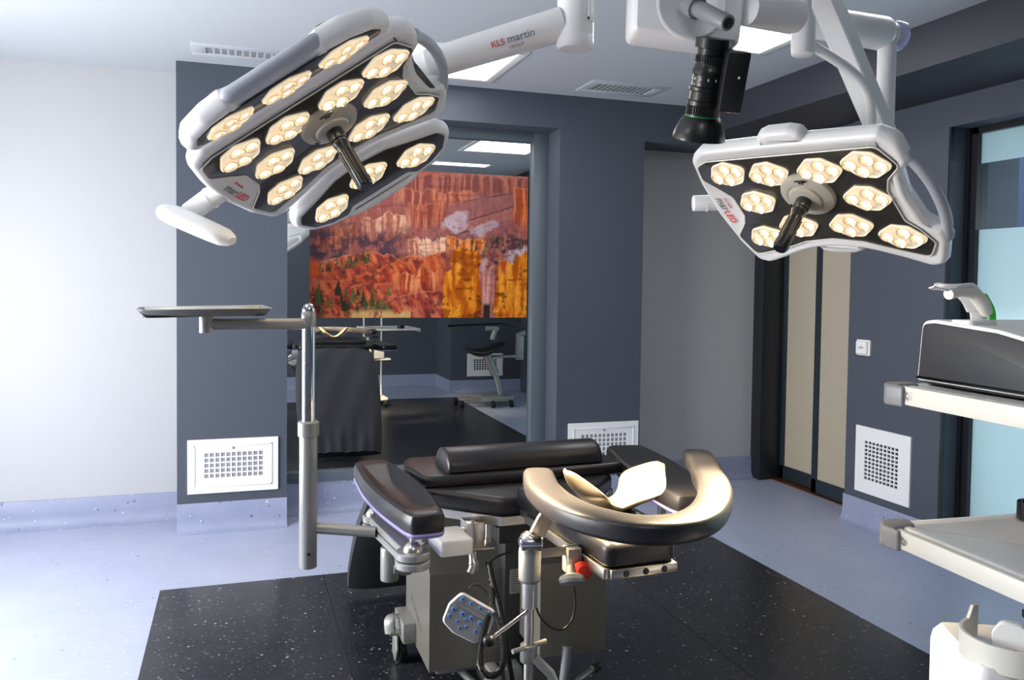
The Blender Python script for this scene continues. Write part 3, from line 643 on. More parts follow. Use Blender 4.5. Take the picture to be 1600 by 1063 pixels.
arm_text('KLS', .027, M['logored'], base, .008, 'red letters KLS'); arm_text('martin', .033, M['logogrey'], base + dirA * .052, .008, 'grey letters martin'); arm_text('GROUP', .014, M['logofaint'], base + dirA * .052, .026, None)

# small lamp
cs = Vector((1.7179, 2.1952, 1.7945)); as_ = Vector((.3562, -.93378, -.03422)).normalized(); bs = Vector((-.72689, -.29992, .6178)); bs = (bs - as_ * bs.dot(as_)).normalized(); ns = as_.cross(bs)
FS = frame(cs, as_, bs, ns); FS_ = FS
small = thing('surgical_lamp', 'smaller white surgical lamp on the right with ten lit cells', 'surgical lamp', Matrix.Translation(cs), 'surgical lamps')
focs = Vector((1.03, 1.82, .96))
middle(small, FS_, focs, 'small_lamp'); logo(small, FS_)
for (x0, x1, y, dz) in ((-.08, .085, .254, -.03), (-.08, .09, -.234, -.03)):
    bm = B()
    s = 1 if y > 0 else -1
    pillow(bm, rpoly([(x0, y - s * .02), (x1, y - s * .02), (x1 - .01, y + s * .022), (x1 - .045, y + s * .034), (x0 + .045, y + s * .034), (x0 + .01, y + s * .022)], .02, 5), soft(.05, .018, -.05), FS_)
    obj('edge_grip', bm, M['white'], small, True)
bm = B(); q0 = (1.726,2.623,1.825); q1 = (1.577,2.672,1.819); cyl(bm, q0, q1, .029, n=28, bev=.003); tube(bm, [(1.628,2.655,1.819), (1.623,2.657,1.819)], .0298, 28); obj('side_stub', bm, M['white'], small, True)
# its suspension
bm = B(); V0 = Vector((1.569,2.059,2.245)); lathe(bm, [(.027, -.05), (.0325, -.046), (.034, -.03), (.034, .02), (.034, .058), (.0285, .078), (.0255, .083), (.0255, H - V0.z - .004)], V0, (0, 0, 1), 32); obj('joint', bm, M['white'], small, True)
bm = B(); tube(bm, spline([(1.581,2.054,2.231), (1.625,2.049,2.212), (1.698,2.056,2.187), (1.777,2.070,2.152), (1.824,2.085,2.115), (1.850,2.096,2.066), (1.873,2.116,1.977)], 6), .0155, 18)
cyl(bm, cs - ns * .06, (1.881,2.124,1.975), .03, .02); obj('curved_yoke', bm, M['white'], small, True)
bm = B(); s0, s1 = Vector((1.613,2.095,2.486)), Vector((1.983,2.186,2.012)); dv = (s1 - s0).normalized(); tube(bm, [s0, s0 + (s1 - s0) * .5, s1], 1, sec=[(.030, .034), (-.030, .034), (-.034, .03), (-.034, -.03), (-.030, -.034), (.030, -.034), (.034, -.03), (.034, .03)], upv=Vector((.45, -.89, 0)))
obj('spring_arm', bm, M['white'], small, True)
bm = B(); e0 = Vector((2.010,2.210,2.320)); e1 = Vector((2.010,2.200,2.051)); cyl(bm, (e0.x, e0.y, e0.z + .03), (e0.x, e0.y, e1.z), .029, n=32); obj('drop_post', bm, M['white'], small, True)
bm = B(); cyl(bm, (e0.x, e0.y, e1.z + .005), (e0.x, e0.y, e1.z - .075), .0305, .0285, 32, bev=.003); obj('lower_joint', bm, M['grip'], small, True)
bm = B(); t0, t1 = Vector((1.319,2.177,2.353)), Vector((1.994,2.217,2.349)); cyl(bm, t0, t1, .044, .054, 36); td = (t1 - t0).normalized()
lathe(bm, [(.052, 0), (.050, .012), (.040, .022), (.040, .062)], t1, td, 36)
cyl(bm, t0 + td * .01, (t0.x, t0.y, H - .004), .05, n=32)
obj('extension_arm', bm, M['white'], small, True)
bm = B(); lathe(bm, [(.030, .04), (.044, .044), (.047, .048), (.047, .075), (.040, .078), (.03, .078)], t1, td, 36); obj('end_cap', bm, M['glassclear'], small, True, label='translucent end cap')

# ------------------------------------------------------------------ video camera pod
pod = thing('video_camera', 'white ceiling-hung camera pod with a black zoom lens pointing down', 'camera', Matrix.Translation((1.05, 1.80, 2.1)))
c0, c1 = Vector((.906, 1.846, 2.118)), Vector((1.178, 1.760, 2.118))
ax = Vector((c1.x - c0.x, c1.y - c0.y, 0)).normalized(); ay = Vector((-ax.y, ax.x, 0)); PF = frame(c0, ax, Vector((0, 0, 1)), -ay)
bm = B(); pillow(bm, rpoly([(0.005, .018), (.27, -.012), (.305, .3), (.01, .3)], [.022, .02, .05, .05], 6), [(.012, -.13), (.003, -.122), (0, -.11), (0, -.02), (.003, -.008), (.012, 0)], PF); obj('housing', bm, M['white'], pod, True)
bm = B(); hz = PF @ Vector((.15, .085, 0)); lathe(bm, [(.086, 0), (.085, .003), (.08, .0045), (.078, .003)], hz, -ay, 48); obj('round_cover', bm, M['white'], pod, True)
bm = B(); h0 = Vector((1.033,1.759,2.181)); h1 = Vector((1.046,1.636,2.110)); hd = (h1 - h0).normalized(); lathe(bm, [(.026, -.03), (.026, .012), (.019, .014), (.0185, .03), (.0205, .034), (.0185, .09), (.0185, (h1 - h0).length - .002), (.017, (h1 - h0).length)], h0, hd, 28); 
obj('handle', bm, M['gray'], pod, True, label='grey round handle')
bm = B(); lathe(bm, [(.012, -.002), (.012, .0015), (.006, .0015), (.005, .0005)], h1, hd, 20); obj('handle_button', bm, M['black'], pod, True)
l0, l1 = Vector((1.094,1.768,2.117)), Vector((1.104,1.851,1.890)); ld = (l1 - l0).normalized(); LL = (l1 - l0).length
bm = B(); lathe(bm, [(.044, 0), (.044, .022), (.036, .024), (.036, .038), (.038, .04), (.038, .056), (.036, .058), (.0395, .072), (.042, .076), (.042, .083), (.038, .086), (.038, .112), (.0425, .115), (.0425, .122), (.038, .125), (.039, .145), (.043, .148), (.043, .158), (.0405, .16), (.0405, .182)], l0, ld, 40)
u_, v_ = perp(ld)
for k in range(40):
    a = 2 * PI * k / 40; q = u_ * math.cos(a) + v_ * math.sin(a); cyl(bm, l0 + ld * .160 + q * .0405, l0 + ld * .180 + q * .0405, .0022, n=5)
    cyl(bm, l0 + ld * .041 + q * .038, l0 + ld * .055 + q * .038, .0018, n=5)
obj('lens_barrel', bm, M['blackgloss'], pod, True, label='black zoom lens barrel')
bm = B(); lathe(bm, [(.041, .1815), (.0425, .1825), (.0425, .186), (.041, .187)], l0, ld, 40); obj('lens_ring', bm, M['greencoat'], pod, True, label='thin green ring on the lens')
bm = B(); lathe(bm, [(.038, .184), (.045, .187), (.052, .196), (.062, .222), (.0655, LL - .006), (.0655, LL), (.0625, LL), (.058, .23), (.04, .2), (.0395, .19)], l0, ld, 44); obj('lens_hood', bm, M['blackgloss'], pod, True)
bm = B(); lathe(bm, [(.038, .196), (.02, .2), (.001, .201)], l0, ld, 32); obj('front_glass', bm, M['lampface'], pod, True)
bm = B(); 
for k, zz in enumerate((.092, .105, .13, .138)):
    for j in range(7):
        a = .5 * j + k; q = u_ * math.cos(a) + v_ * math.sin(a); cyl(bm, l0 + ld * zz + q * .0375, l0 + ld * (zz + .006) + q * .0375, .0015, n=6)
obj('scale_marks', bm, M['white_matt'], pod, True)
bm = B(); bx = Vector((1.130,1.753,2.016)); bxz = -ld; bxx = (Vector((.93, -.35, 0)) - bxz * Vector((.93, -.35, 0)).dot(bxz)).normalized(); bxy = bxz.cross(bxx)
box(bm, -.026, .028, -.05, .05, -.07, .07, .004, mtx=frame(bx, bxx, bxy, bxz)); obj('zoom_motor_box', bm, M['blackgloss'], pod, True)
bm = B(); lathe(bm, [(.003, 0), (.003, .001)], frame(bx, bxx, bxy, bxz) @ Vector((.008, -.05, .012)), -bxy, 10); obj('screw', bm, M['white_matt'], pod, True)
bm = B(); k0 = Vector((1.181,1.764,2.196)); k1 = Vector((1.338,1.786,2.201)); cyl(bm, k0, k1, .040, n=32); tube(bm, [k0 + (k1 - k0) * .55, k0 + (k1 - k0) * .58], .0406, 32); obj('side_arm', bm, M['white'], pod, True)
bm = B(); cyl(bm, (1.08, 1.9, 2.38), (1.08, 1.9, H - .0015), .05, n=28); lathe(bm, [(.12, 0), (.12, .05), (.06, .08)], (1.08, 1.9, H), (0, 0, -1), 32); obj('drop_tube', bm, M['white'], pod, True)

# ------------------------------------------------------------------ operating table
TB = Matrix.Translation((.955, 1.815, 0)) @ Matrix.Rotation(math.radians(3), 4, 'Z')
ot = thing('operating_table', 'black padded operating table on a grey metal base in the middle', 'operating table', TB)
# head section
bm = B(); box(bm, -.092, .097, 0, .60, .800, .824, .003); obj('head_plate', bm, M['steel'], ot)
for x in (-.05, .005, .058):
    bm = B(); lathe(bm, [(.0085, -.004), (.0085, .0012), (.006, .0016)], (x, 0, .812), (0, -1, 0), 18); obj('plate_socket', bm, M['black'], ot)
bm = B(); pillow(bm, rpoly(rect(-.102, .10, .006, .62), .03), soft(.064, .02, .824)); obj('head_cushion', bm, M['vinyl'], ot)
# side rails of the head plate
for q in ((-.108, -.092, .01), (.097, .11, .06)):
    bm = B(); box(bm, q[0], q[1], q[2], .52, .80, .826, .002); obj('side_rail', bm, M['steel'], ot)
# seat section
SEAT = [(-.15, .605), (.15, .605), (.33, .80), (.33, 1.12), (-.33, 1.12), (-.33, .80)]
bm = B(); pillow(bm, SEAT, [(.002, .768), (0, .77), (0, .796), (.002, .798)]); obj('seat_plate', bm, M['steel'], ot)
bm = B(); pillow(bm, rpoly([(-.15, .60), (.15, .60), (.34, .80), (.34, 1.1), (-.34, 1.1), (-.34, .80)], .035, 5), soft(.058, .02, .798)); obj('seat_cushion', bm, M['vinyl'], ot)
UP = rpoly([(-.345, .80), (.0, .775), (.40, .80), (.39, 1.05), (.33, 1.12), (-.33, 1.12), (-.365, .98)], .05, 5)
bm = B(); pillow(bm, UP, soft(.040, .017, .852))
obj('seat_cover', bm, M['vinyl'], ot)
# leg section sloping down to the floor under a dark cover
path = [(.90, .868), (1.06, .872), (1.22, .85), (1.40, .785), (1.60, .66), (1.80, .50), (2.0, .32), (2.14, .18), (2.235, .075)]
hw = [.325, .33, .345, .36, .372, .372, .36, .35, .335]
top = []; bot = []
pp = spline([(0, y, z) for y, z in path], 5); nn_ = len(pp); rs = []
for i, p in enumerate(pp):
    f = i / (nn_ - 1) * (len(hw) - 1); k = min(int(f), len(hw) - 2); h_ = hw[k] + (hw[k + 1] - hw[k]) * (f - k)
    d = (pp[min(i + 1, nn_ - 1)] - pp[max(i - 1, 0)]).normalized(); nrm = Vector((0, -d.z, d.y)); rs_ = []
    for j in range(33):
        x = -1 + 2 * j / 32; fold = .010 * math.sin(x * 23 + 2) * max(0, (i / nn_ - .72) / .28) + .004 * math.sin(x * 9 + i * .4)
        rs_.append(p + Vector((x * h_, 0, 0)) + nrm * (fold - .03 * abs(x) ** 8))
    for j in range(33):
        x = 1 - 2 * j / 32; rs_.append(p + Vector((x * h_ * .985, 0, 0)) - nrm * (.075 - .02 * abs(x) ** 6))
    rs.append(rs_)
bm = B(); rings(bm, rs); obj('leg_section', bm, M['drape'], ot, label='leg section under a dark cover')
# base: two cabinets and a column (square to the room)
def wb(bm, *a, **k): box(bm, *a, **k)
bm = B()
def hex_cab(bm, x0, x1, y0, y1, z0, z1, ch, cz):
    pr_ = [(y0, z0), (y0, z1 - cz), (y0 + ch, z1), (y1, z1), (y1, z0)]
    rings(bm, [[Vector((x, y, z)) for y, z in pr_] for x in (x0, x0 + .004, x1 - .004, x1)])
hex_cab(bm, .655, 1.04, 2.87, 3.30, .115, .60, .13, .13); obj('left_cabinet', bm, M['cabmetal'], ot, True, angle=20)
bm = B(); hex_cab(bm, .985, 1.228, 2.62, 2.93, .235, .66, .10, .10); obj('right_cabinet', bm, M['cabmetal'], ot, True, angle=20)
bm = B(); box(bm, .925, 1.06, 2.835, 3.1, .10, .60, .004); box(bm, .87, 1.12, 2.74, 3.0, .60, .775, .01); box(bm, .78, 1.2, 2.5, 2.95, .735, .77, .01); obj('column', bm, M['darkmetal'], ot, True)
bm = B(); box(bm, .945, .985, 2.832, 2.836, .385, .475); o = obj('type_plate', bm, M['castmetal'], ot, True)
bm = B()
for k in range(9): box(bm, .95, .980 - (k % 3) * .006, 2.8312, 2.8325, .393 + k * .009, .396 + k * .009)
obj('printed_lines', bm, M['logofaint'], o, True)
text('lettering', 'brumaba', .055, M['logofaint'], ot, frame((.6545, 3.2, .27), (0, -.94, -.34), (0, -.34, .94), (-1, 0, 0)), .0004, 1.05)
bm = B(); box(bm, .70, 1.05, 2.95, 3.28, .06, .12, .01); box(bm, .84, .882, 2.72, 2.80, .05, .16, .006); box(bm, .90, .965, 2.74, 2.81, .05, .155, .006); cyl(bm, (.80, 3.0, .05), (.90, 2.5, .05), .014, n=14)
box(bm, .86, 1.0, 2.25, 2.98, .03, .06, .01); obj('base_frame', bm, M['castmetal'], ot, True)
for (x, y, lab) in ((.625, 3.235, True), (1.10, 3.2, False), (.84, 2.3, False), (1.02, 2.3, False)):
    bm = B(); cyl(bm, (x - .016, y, .05), (x + .016, y, .05), .05, n=28, bev=.008); wh = obj('caster_wheel', bm, M['black'], ot, True)
    bm = B(); pillow(bm, rpoly([(-.045, -.02), (.02, -.035), (.05, .02), (.035, .07), (-.03, .075)], .015), [(.004, -.003), (0, 0), (0, .006), (.004, .009)], frame((x - .022, y, .045), (0, -1, 0), (0, 0, 1), (-1, 0, 0))); obj('wheel_guard', bm, M['castmetal'], wh, True)
bm = B(); box(bm, .605, .66, 3.10, 3.28, .125, .205, .004); tube(bm, spline([(.61, 3.2, .20), (.575, 3.19, .205), (.562, 3.17, .19), (.565, 3.16, .15)], 5), 1, sec=[(.022 * math.cos(k * PI / 6), .006 * math.sin(k * PI / 6)) for k in range(12)])
cyl(bm, (.565, 3.16, .155), (.60, 3.16, .15), .012); obj('brake_pedal', bm, M['castmetal'], ot, True)
bm = B(); tube(bm, spline([(1.066, 2.62, .05), (1.068, 2.60, .16), (1.085, 2.615, .262)], 8), .016, 18); lathe(bm, [(.0165, 0), (.0175, .003), (.0165, .007), (.0001, .009)], (1.0845, 2.6145, .26), (.1, .08, 1), 18); obj('foot_lever', bm, M['gray'], ot, True)
bm = B(); tube(bm, spline([(1.0, 2.42, .06), (1.02, 2.44, .17), (1.045, 2.46, .208), (1.10, 2.49, .222), (1.135, 2.505, .228)], 6), .009, 12); o = obj('pedal_bar', bm, M['steel'], ot, True)
bm = B(); cyl(bm, (1.13, 2.503, .2275), (1.165, 2.518, .232), .014, n=16, bev=.003); obj('pedal_tip', bm, M['black'], o, True)
# rail clamps under the seat and beside the head plate
for x in (-.345, .33):
    bm = B(); box(bm, x, x + .015, .80, 1.10, .766, .80, .002); obj('seat_rail', bm, M['steel'], ot)
bm = B(); box(bm, -.262, -.205, .60, .67, .712, .79, .003); box(bm, -.40, -.255, .615, .655, .74, .765, .003); cyl(bm, (-.245, .60, .715), (-.245, .60, .80), .006); 
box(bm, -.275, -.175, .59, .68, .704, .712, .002); tube(bm, spline([(-.235, .62, .705), (-.24, .61, .68), (-.238, .602, .655), (-.248, .598, .635)], 4), [.012] * 6 + [.016] * 7, 12); cyl(bm, (-.165, .68, .70), (-.165, .68, .78), .010); obj('rail_clamp', bm, M['steel'], ot)
bm = B(); pillow(bm, rpoly(rect(-.395, -.298, .43, .57), .012), soft(.045, .006, .752)); obj('white_block', bm, M['white'], ot)
# arm boards
def armboard(name, axis0, axis1, wn, wm, wf, z, dish):
    a, b = Vector((*axis0, 0)), Vector((*axis1, 0)); ln = (b - a).length; d = (b - a).normalized(); s = Vector((d.y, -d.x, 0))
    out = []
    prof_ = [(0, .55), (.03, .85), (.12, 1.0), (.35, 1.12), (.6, 1.1), (.8, .98), (.93, .86), (.99, .62)]
    for t_, k in prof_: out.append((wn + (wm - wn) * min(t_ * 2, 1)) * k); 
    Lp = [(a + d * ln * t_ + s * w_) for (t_, k), w_ in zip(prof_, out)]; Rp = [(a + d * ln * t_ - s * w_) for (t_, k), w_ in zip(prof_, out)]
    poly = [(p.x, p.y) for p in Lp] + [(p.x, p.y) for p in Rp[::-1]]
    poly = [(p.x, p.y) for p in spline([(x, y, 0) for x, y in poly], 4, True)]
    bm = B(); pillow(bm, poly, [(.010, z - .012), (.003, z - .008), (0, z - .002), (.003, z + .003)]); arm = obj('arm_board', bm, M['purple'], ot, label=name)
    bm = B(); pillow(bm, poly, [(.012, z), (.003, z + .004), (.0, z + .014), (.0, z + .035), (.006, z + .05), (.015, z + .055)], fan=[(.82, z + .052), (.6, z + .052 - dish * .6), (.35, z + .052 - dish), (.1, z + .052 - dish)]); obj('arm_pad', bm, M['vinyl'], arm)
    return arm
armL = armboard('left arm board with lilac edge', (-.455, .345), (-.462, 1.07), .060, .076, .066, .848, .024)
armR = armboard('right arm board', (.378, .33), (.55, 1.10), .078, .094, .076, .835, .0)
bm = B()
for zz in (.752, .777):
    c1, c2, R1, R2, hb_ = Vector((-.487, .385)), Vector((-.513, .755)), .047, .036, .023
    dd = (c2 - c1).normalized(); aa = math.atan2(dd.y, dd.x); g1, g2 = math.asin(hb_ / R1), math.asin(hb_ / R2)
    pl = [c1 + R1 * Vector((math.cos(aa + g1 + (2 * PI - 2 * g1) * k / 20), math.sin(aa + g1 + (2 * PI - 2 * g1) * k / 20))) for k in range(21)] + [c2 + R2 * Vector((math.cos(aa + PI + g2 + (2 * PI - 2 * g2) * k / 16), math.sin(aa + PI + g2 + (2 * PI - 2 * g2) * k / 16))) for k in range(17)]
    pillow(bm, [(p.x, p.y) for p in pl], [(.003, zz), (0, zz + .003), (0, zz + .018), (.003, zz + .021)])
obj('twin_bracket', bm, M['castmetal'], armL)
for x, y in ((-.487, .385), (-.513, .755)):
    bm = B(); lathe(bm, [(.026, .798), (.025, .806), (.016, .818), (.009, .822), (.008, .838), (.02, .840), (.02, .8455)], (x, y, 0), (0, 0, 1), 24); obj('support_pin', bm, M['steel'], armL)
bm = B(); cyl(bm, (-.50, .60, .645), (-.50, .60, .745), .027, n=24, bev=.005); cyl(bm, (-.455, .60, .66), (-.455, .60, .75), .024, n=24, bev=.005)
tube(bm, spline([(-.515, .66, .765), (-.50, .62, .755), (-.485, .58, .725), (-.48, .575, .69)], 5), .011, 12); box(bm, -.495, -.462, .565, .59, .672, .70, .004); obj('pivot_clamp', bm, M['castmetal'], armL)
bm = B(); cyl(bm, (-.455, .60, .70), (-.30, .64, .752), .014); obj('support_bar', bm, M['castmetal'], armL)
bm = B(); cyl(bm, (.42, .6, .70), (.42, .6, .83), .014); cyl(bm, (.42, .6, .71), (.31, .84, .78), .014); obj('support_bar', bm, M['castmetal'], armR)

# roll cushion across the table
rc = thing('roll_cushion', 'long black half-round cushion lying across the table', 'cushion', TB @ Matrix.Translation((0.03, .90, .894)))
bm = B(); sec = [(.085 * math.cos(PI * k / 16), .003 + .066 * math.sin(PI * k / 16) ** .9) for k in range(17)] + [(-.078, -.002), (.078, -.002)]
rs = []
for x, s in ((-.285, .86), (-.281, .95), (-.272, 1.0), (-.1, 1.0), (.1, 1.0), (.268, 1.0), (.28, .94), (.286, .84)): rs.append([Vector((x, a * s, b * s)) for a, b in sec])
rings(bm, rs); obj('cushion_body', bm, M['vinyl'], rc)
for x in (-.279, .278):
    bm = B(); tube(bm, [Vector((x, a * .965, b * .97)) for a, b in sec], .0022, 6, closed=True); obj('piping', bm, M['vinyl'], rc)
# head rest: saddle-shaped silver cradle on the head cushion
hr = thing('head_rest', 'silver saddle-shaped head cradle on the table head end', 'head rest', TB @ Matrix.Translation((.042, .235, .889)))
bm = B(); NS, NT = 56, 28; rs = []
for i in range(NS + 1):
    s_ = -.985 + 1.97 * i / NS; u = abs(s_); e = math.sqrt(max(1 - u ** 3.4, .0)); hwd = (.045 + .078 * math.exp(-((u - .66) / .28) ** 2)) * e + .004
    cx_, cz_ = .160 * s_ * (1 - .05 * u ** 3), .020 + .112 * u ** 1.8; sl = 1.9 * .112 * u ** .8 / .150 * (1 if s_ > 0 else -1); nv = Vector((-sl, 0, 1)).normalized()
    th = .011 * e + .003; loop = []
    for k in range(NT):
        a = 2 * PI * k / NT; q = math.cos(a); hgt = math.sin(a) * th + .022 * q * q * (.35 + u) * e
        loop.append(Vector((cx_, q * hwd + .015 * u * 0, cz_)) + nv * hgt)
    rs.append(loop)
rings(bm, rs); obj('cradle', bm, M['bowl'], hr, angle=70)
bm = B(); pillow(bm, rpoly(rect(-.05, .05, -.045, .045), .02), [(0, 0), (0, .012), (.01, .016)]); obj('foot', bm, M['vinyl'], hr)
# horseshoe wrist rest on its post
wrp = [(.812, 2.20), (.782, 2.10), (.756, 2.0), (.745, 1.88), (.756, 1.77), (.79, 1.69), (.835, 1.635), (.895, 1.615), (.96, 1.625), (1.03, 1.67), (1.10, 1.745), (1.165, 1.835), (1.22, 1.935), (1.262, 2.03), (1.31, 2.12), (1.355, 2.23), (1.385, 2.31)]
wr_ = thing('wrist_rest', 'black horseshoe wrist rest around the head cradle on a slim post', 'wrist rest', Matrix.Translation((.70, 1.95, .45)))
bm = B(); zz = 1.0
cp = spline([(x, y, zz - .021) for x, y in wrp], 5); m_ = len(cp); sc_ = [(.044 * math.copysign(abs(math.cos(a)) ** .5, math.cos(a)), .027 * math.copysign(abs(math.sin(a)) ** .5, math.sin(a))) for a in [2 * PI * k / 28 for k in range(28)]]
rr = [min(1, .25 + .75 * math.sqrt(max(0, 1 - (1 - min(i, m_ - 1 - i) / 4) ** 2))) if min(i, m_ - 1 - i) < 4 else 1 for i in range(m_)]
tube(bm, cp, rr, sec=sc_, upv=(0, 0, 1)); obj('horseshoe_pad', bm, M['vinyl'], wr_, True)
PX, PY = .703, 1.95
bm = B(); tube(bm, [(.762, 1.93, .962), (.738, 1.94, .925), (.712, 1.95, .868)], 1, sec=[(.021, .005), (-.021, .005), (-.021, -.005), (.021, -.005)], upv=(.2, -.95, .1)); obj('flat_bar', bm, M['steel'], wr_, True)
bm = B(); lathe(bm, [(.02, 0), (.03, .006), (.03, .02), (.022, .034), (.012, .04)], (PX, PY, .855), (0, 0, 1), 24); cyl(bm, (PX - .03, PY - .02, .872), (PX + .02, PY - .03, .872), .02, n=20, bev=.004); obj('tilt_knob', bm, M['chrome'], wr_, True)
bm = B(); lathe(bm, [(.022, 0), (.027, .004), (.0285, .01), (.0285, .082), (.026, .09), (.018, .093)], (PX, PY, .765), (0, 0, 1), 32); obj('clamp_sleeve', bm, M['castmetal'], wr_, True)
bm = B(); cyl(bm, (PX, PY, .70), (PX, PY, .77), .020, n=24); cyl(bm, (PX, PY, .22), (PX, PY, .72), .0125, n=20); obj('post', bm, M['steel'], wr_, True)
bm = B(); cyl(bm, (PX, PY, .56), (PX, PY, .605), .022, n=22, bev=.003); cyl(bm, (PX - .05, PY - .02, .60), (PX + .05, PY + .01, .602), .006); tube(bm, [(PX + .01, PY - .02, .575), (PX + .045, PY - .04, .54), (PX + .06, PY - .045, .50)], .012, 12); obj('lower_clamp', bm, M['castmetal'], wr_, True)
bm = B(); box(bm, -.013, .013, 0, .175, -.012, .012, .002, mtx=frame((PX + .02, PY - .002, .835), Vector((-.05, 1, 0)).normalized().cross(Vector((0, 0, 1))), Vector((1, .05, .0)).normalized(), (0, 0, 1))); 
obj('cross_bar', bm, M['steel'], wr_, True)
bm = B(); box(bm, .80, .838, 1.93, 1.975, .778, .845, .004); obj('rail_block', bm, M['castmetal'], wr_, True)
bm = B(); lathe(bm, [(.012, -.02), (.014, 0), (.03, .006), (.035, .016), (.031, .024), (.012, .028)], (.803, 1.915, .788), (-.1, -.55, -1), 28); o = obj('clamp_knob', bm, M['castmetal'], wr_, True)
bm = B(); lathe(bm, [(.016, 0), (.024, .006), (.024, .018), (.015, .026)], (0.832,1.925,0.791), (-.1, -.9, .1), 24); cyl(bm, (.845, 1.955, .785), (0.828,1.930,0.793), .007); obj('red_knob', bm, M['redplastic'], wr_, True, label='red clamp knob')
bm = B(); r0 = Vector((PX - .008, PY - .012, .695)); r1 = Vector((.583, 1.905, .648)); cyl(bm, r0, r1, .0055, n=14); obj('lever_rod', bm, M['chrome'], wr_, True)
bm = B(); bmesh.ops.create_icosphere(bm, subdivisions=3, radius=.0155, matrix=Matrix.Translation(r1)); obj('lever_ball', bm, M['black'], wr_, True)

# hand control hanging on its coiled cable
hcp = Vector((.555, 1.99, .672)); hn = (Vector((0, 0, 1.52)) - hcp); hn.z *= .35; hn.normalize(); hx = Vector((0, 0, 1)).cross(hn).normalized(); hy = hn.cross(hx)
hx2 = hx * math.cos(-.46) + hy * math.sin(-.46); hy2 = -hx * math.sin(-.46) + hy * math.cos(-.46); HC = frame(hcp, hx2, hy2, hn)
hc = thing('hand_control', 'grey hand control with blue buttons hanging on a black coiled cable', 'remote control', HC)
bm = B(); pillow(bm, rpoly([(-.058, -.036), (-.02, -.05), (.045, -.05), (.064, -.01), (.058, .045), (-.045, .05), (-.062, .01)], .018, 6), [(.006, -.022), (.001, -.018), (0, -.006), (.003, -.001), (.008, 0)]); obj('case', bm, M['white'], hc)
bm = B(); pillow(bm, rpoly([(-.054, -.034), (-.018, -.046), (.042, -.046), (.059, -.01), (.054, .041), (-.043, .046), (-.057, .01)], .017, 6), [(0, -.004), (0, .0004)]); obj('front_panel', bm, M['handset'], hc)
bm = B()
for i, (x, y, r) in enumerate([(-.035, .036, .0065), (-.01, .036, .006), (.015, .036, .006), (.041, .034, .006), (-.044, .004, .0075), (-.018, .004, .0075), (.006, .004, .007), (.032, .002, .0075), (-.046, -.014, .006), (-.022, -.018, .005), (-.005, -.006, .0045), (-.01, -.030, .0045), (.004, -.020, .0045), (.03, -.02, .006)]):
    lathe(bm, [(r, 0), (r, .0014), (r * .8, .0022)], (x, y, .0004), (0, 0, 1), 16)
    lathe(bm, [(r * .35, .0022), (r * .35, .0028)], (x, y, .0004), (0, 0, 1), 8, mi=1)
obj('button', bm, [M['bluebtn'], M['black']], hc, label='blue round buttons')
bm = B(); tube(bm, spline([(-.04, .024, .0006), (.02, .024, .0006), (.048, .02, .0006), (.045, .012, .0006), (-.03, .014, .0006)], 5, True), .0008, 5, closed=True); obj('outline_mark', bm, M['logofaint'], hc)
def coil(bm, pts, R, r, turns):
    P = spline(pts, 12); L_ = [0]
    for i in range(1, len(P)): L_.append(L_[-1] + (P[i] - P[i - 1]).length)
    out = []; N_ = turns * 8; u = None
    for k in range(N_ + 1):
        s = L_[-1] * k / N_; i = max(j for j in range(len(L_)) if L_[j] <= s + 1e-9); i = min(i, len(P) - 2); f = (s - L_[i]) / max(L_[i + 1] - L_[i], 1e-9)
        p = P[i].lerp(P[i + 1], f); d = (P[i + 1] - P[i]).normalized()
        u = perp(d)[0] if u is None else (u - d * u.dot(d)).normalized(); v = d.cross(u); a = 2 * PI * k / 8
        out.append(p + R * (math.cos(a) * u + math.sin(a) * v))
    tube(bm, out, r, 5)
bm = B()
coil(bm, [(0.590,1.930,0.703), (0.579,1.930,0.664), (0.570,1.930,0.617), (0.570,1.930,0.577), (0.589,1.930,0.549), (0.619,1.940,0.546), (0.637,1.950,0.567), (0.639,1.960,0.611), (0.630,1.970,0.658), (0.619,1.980,0.683)], .0062, .0030, 90)
coil(bm, [(0.717,2.350,0.684), (0.718,2.300,0.630), (0.721,2.250,0.582), (0.719,2.200,0.527), (0.732,2.200,0.452), (0.748,2.200,0.366)], .0062, .0030, 90)
coil(bm, [(0.728,2.400,0.663), (0.724,2.350,0.631), (0.699,2.250,0.622), (0.634,2.050,0.659)], .0055, .0028, 40)
tube(bm, spline([(0.555,2.000,0.742), (0.572,2.020,0.745), (0.593,2.020,0.741), (0.610,2.020,0.724), (0.618,2.000,0.697)], 6), .003, 8)
tube(bm, spline([(0.726,2.380,0.666), (0.767,2.420,0.673), (0.823,2.450,0.674), (0.872,2.500,0.662)], 6), .003, 8)
obj('coiled_cable', bm, M['black'], hc, True, label='black coiled cable')
kc = thing('cable', 'thin black cable hanging in a loop below the red knob', 'cable', Matrix.Translation((.88, 2.3, .5)))
bm = B(); tube(bm, spline([(0.773,2.100,0.713), (0.772,2.100,0.669), (0.785,2.100,0.614), (0.820,2.100,0.574), (0.854,2.100,0.563), (0.883,2.100,0.585), (0.893,2.100,0.638), (0.885,2.100,0.693), (0.870,2.100,0.748), (0.870,2.120,0.795)], 8), .003, 8); obj('loop', bm, M['black'], kc, True)

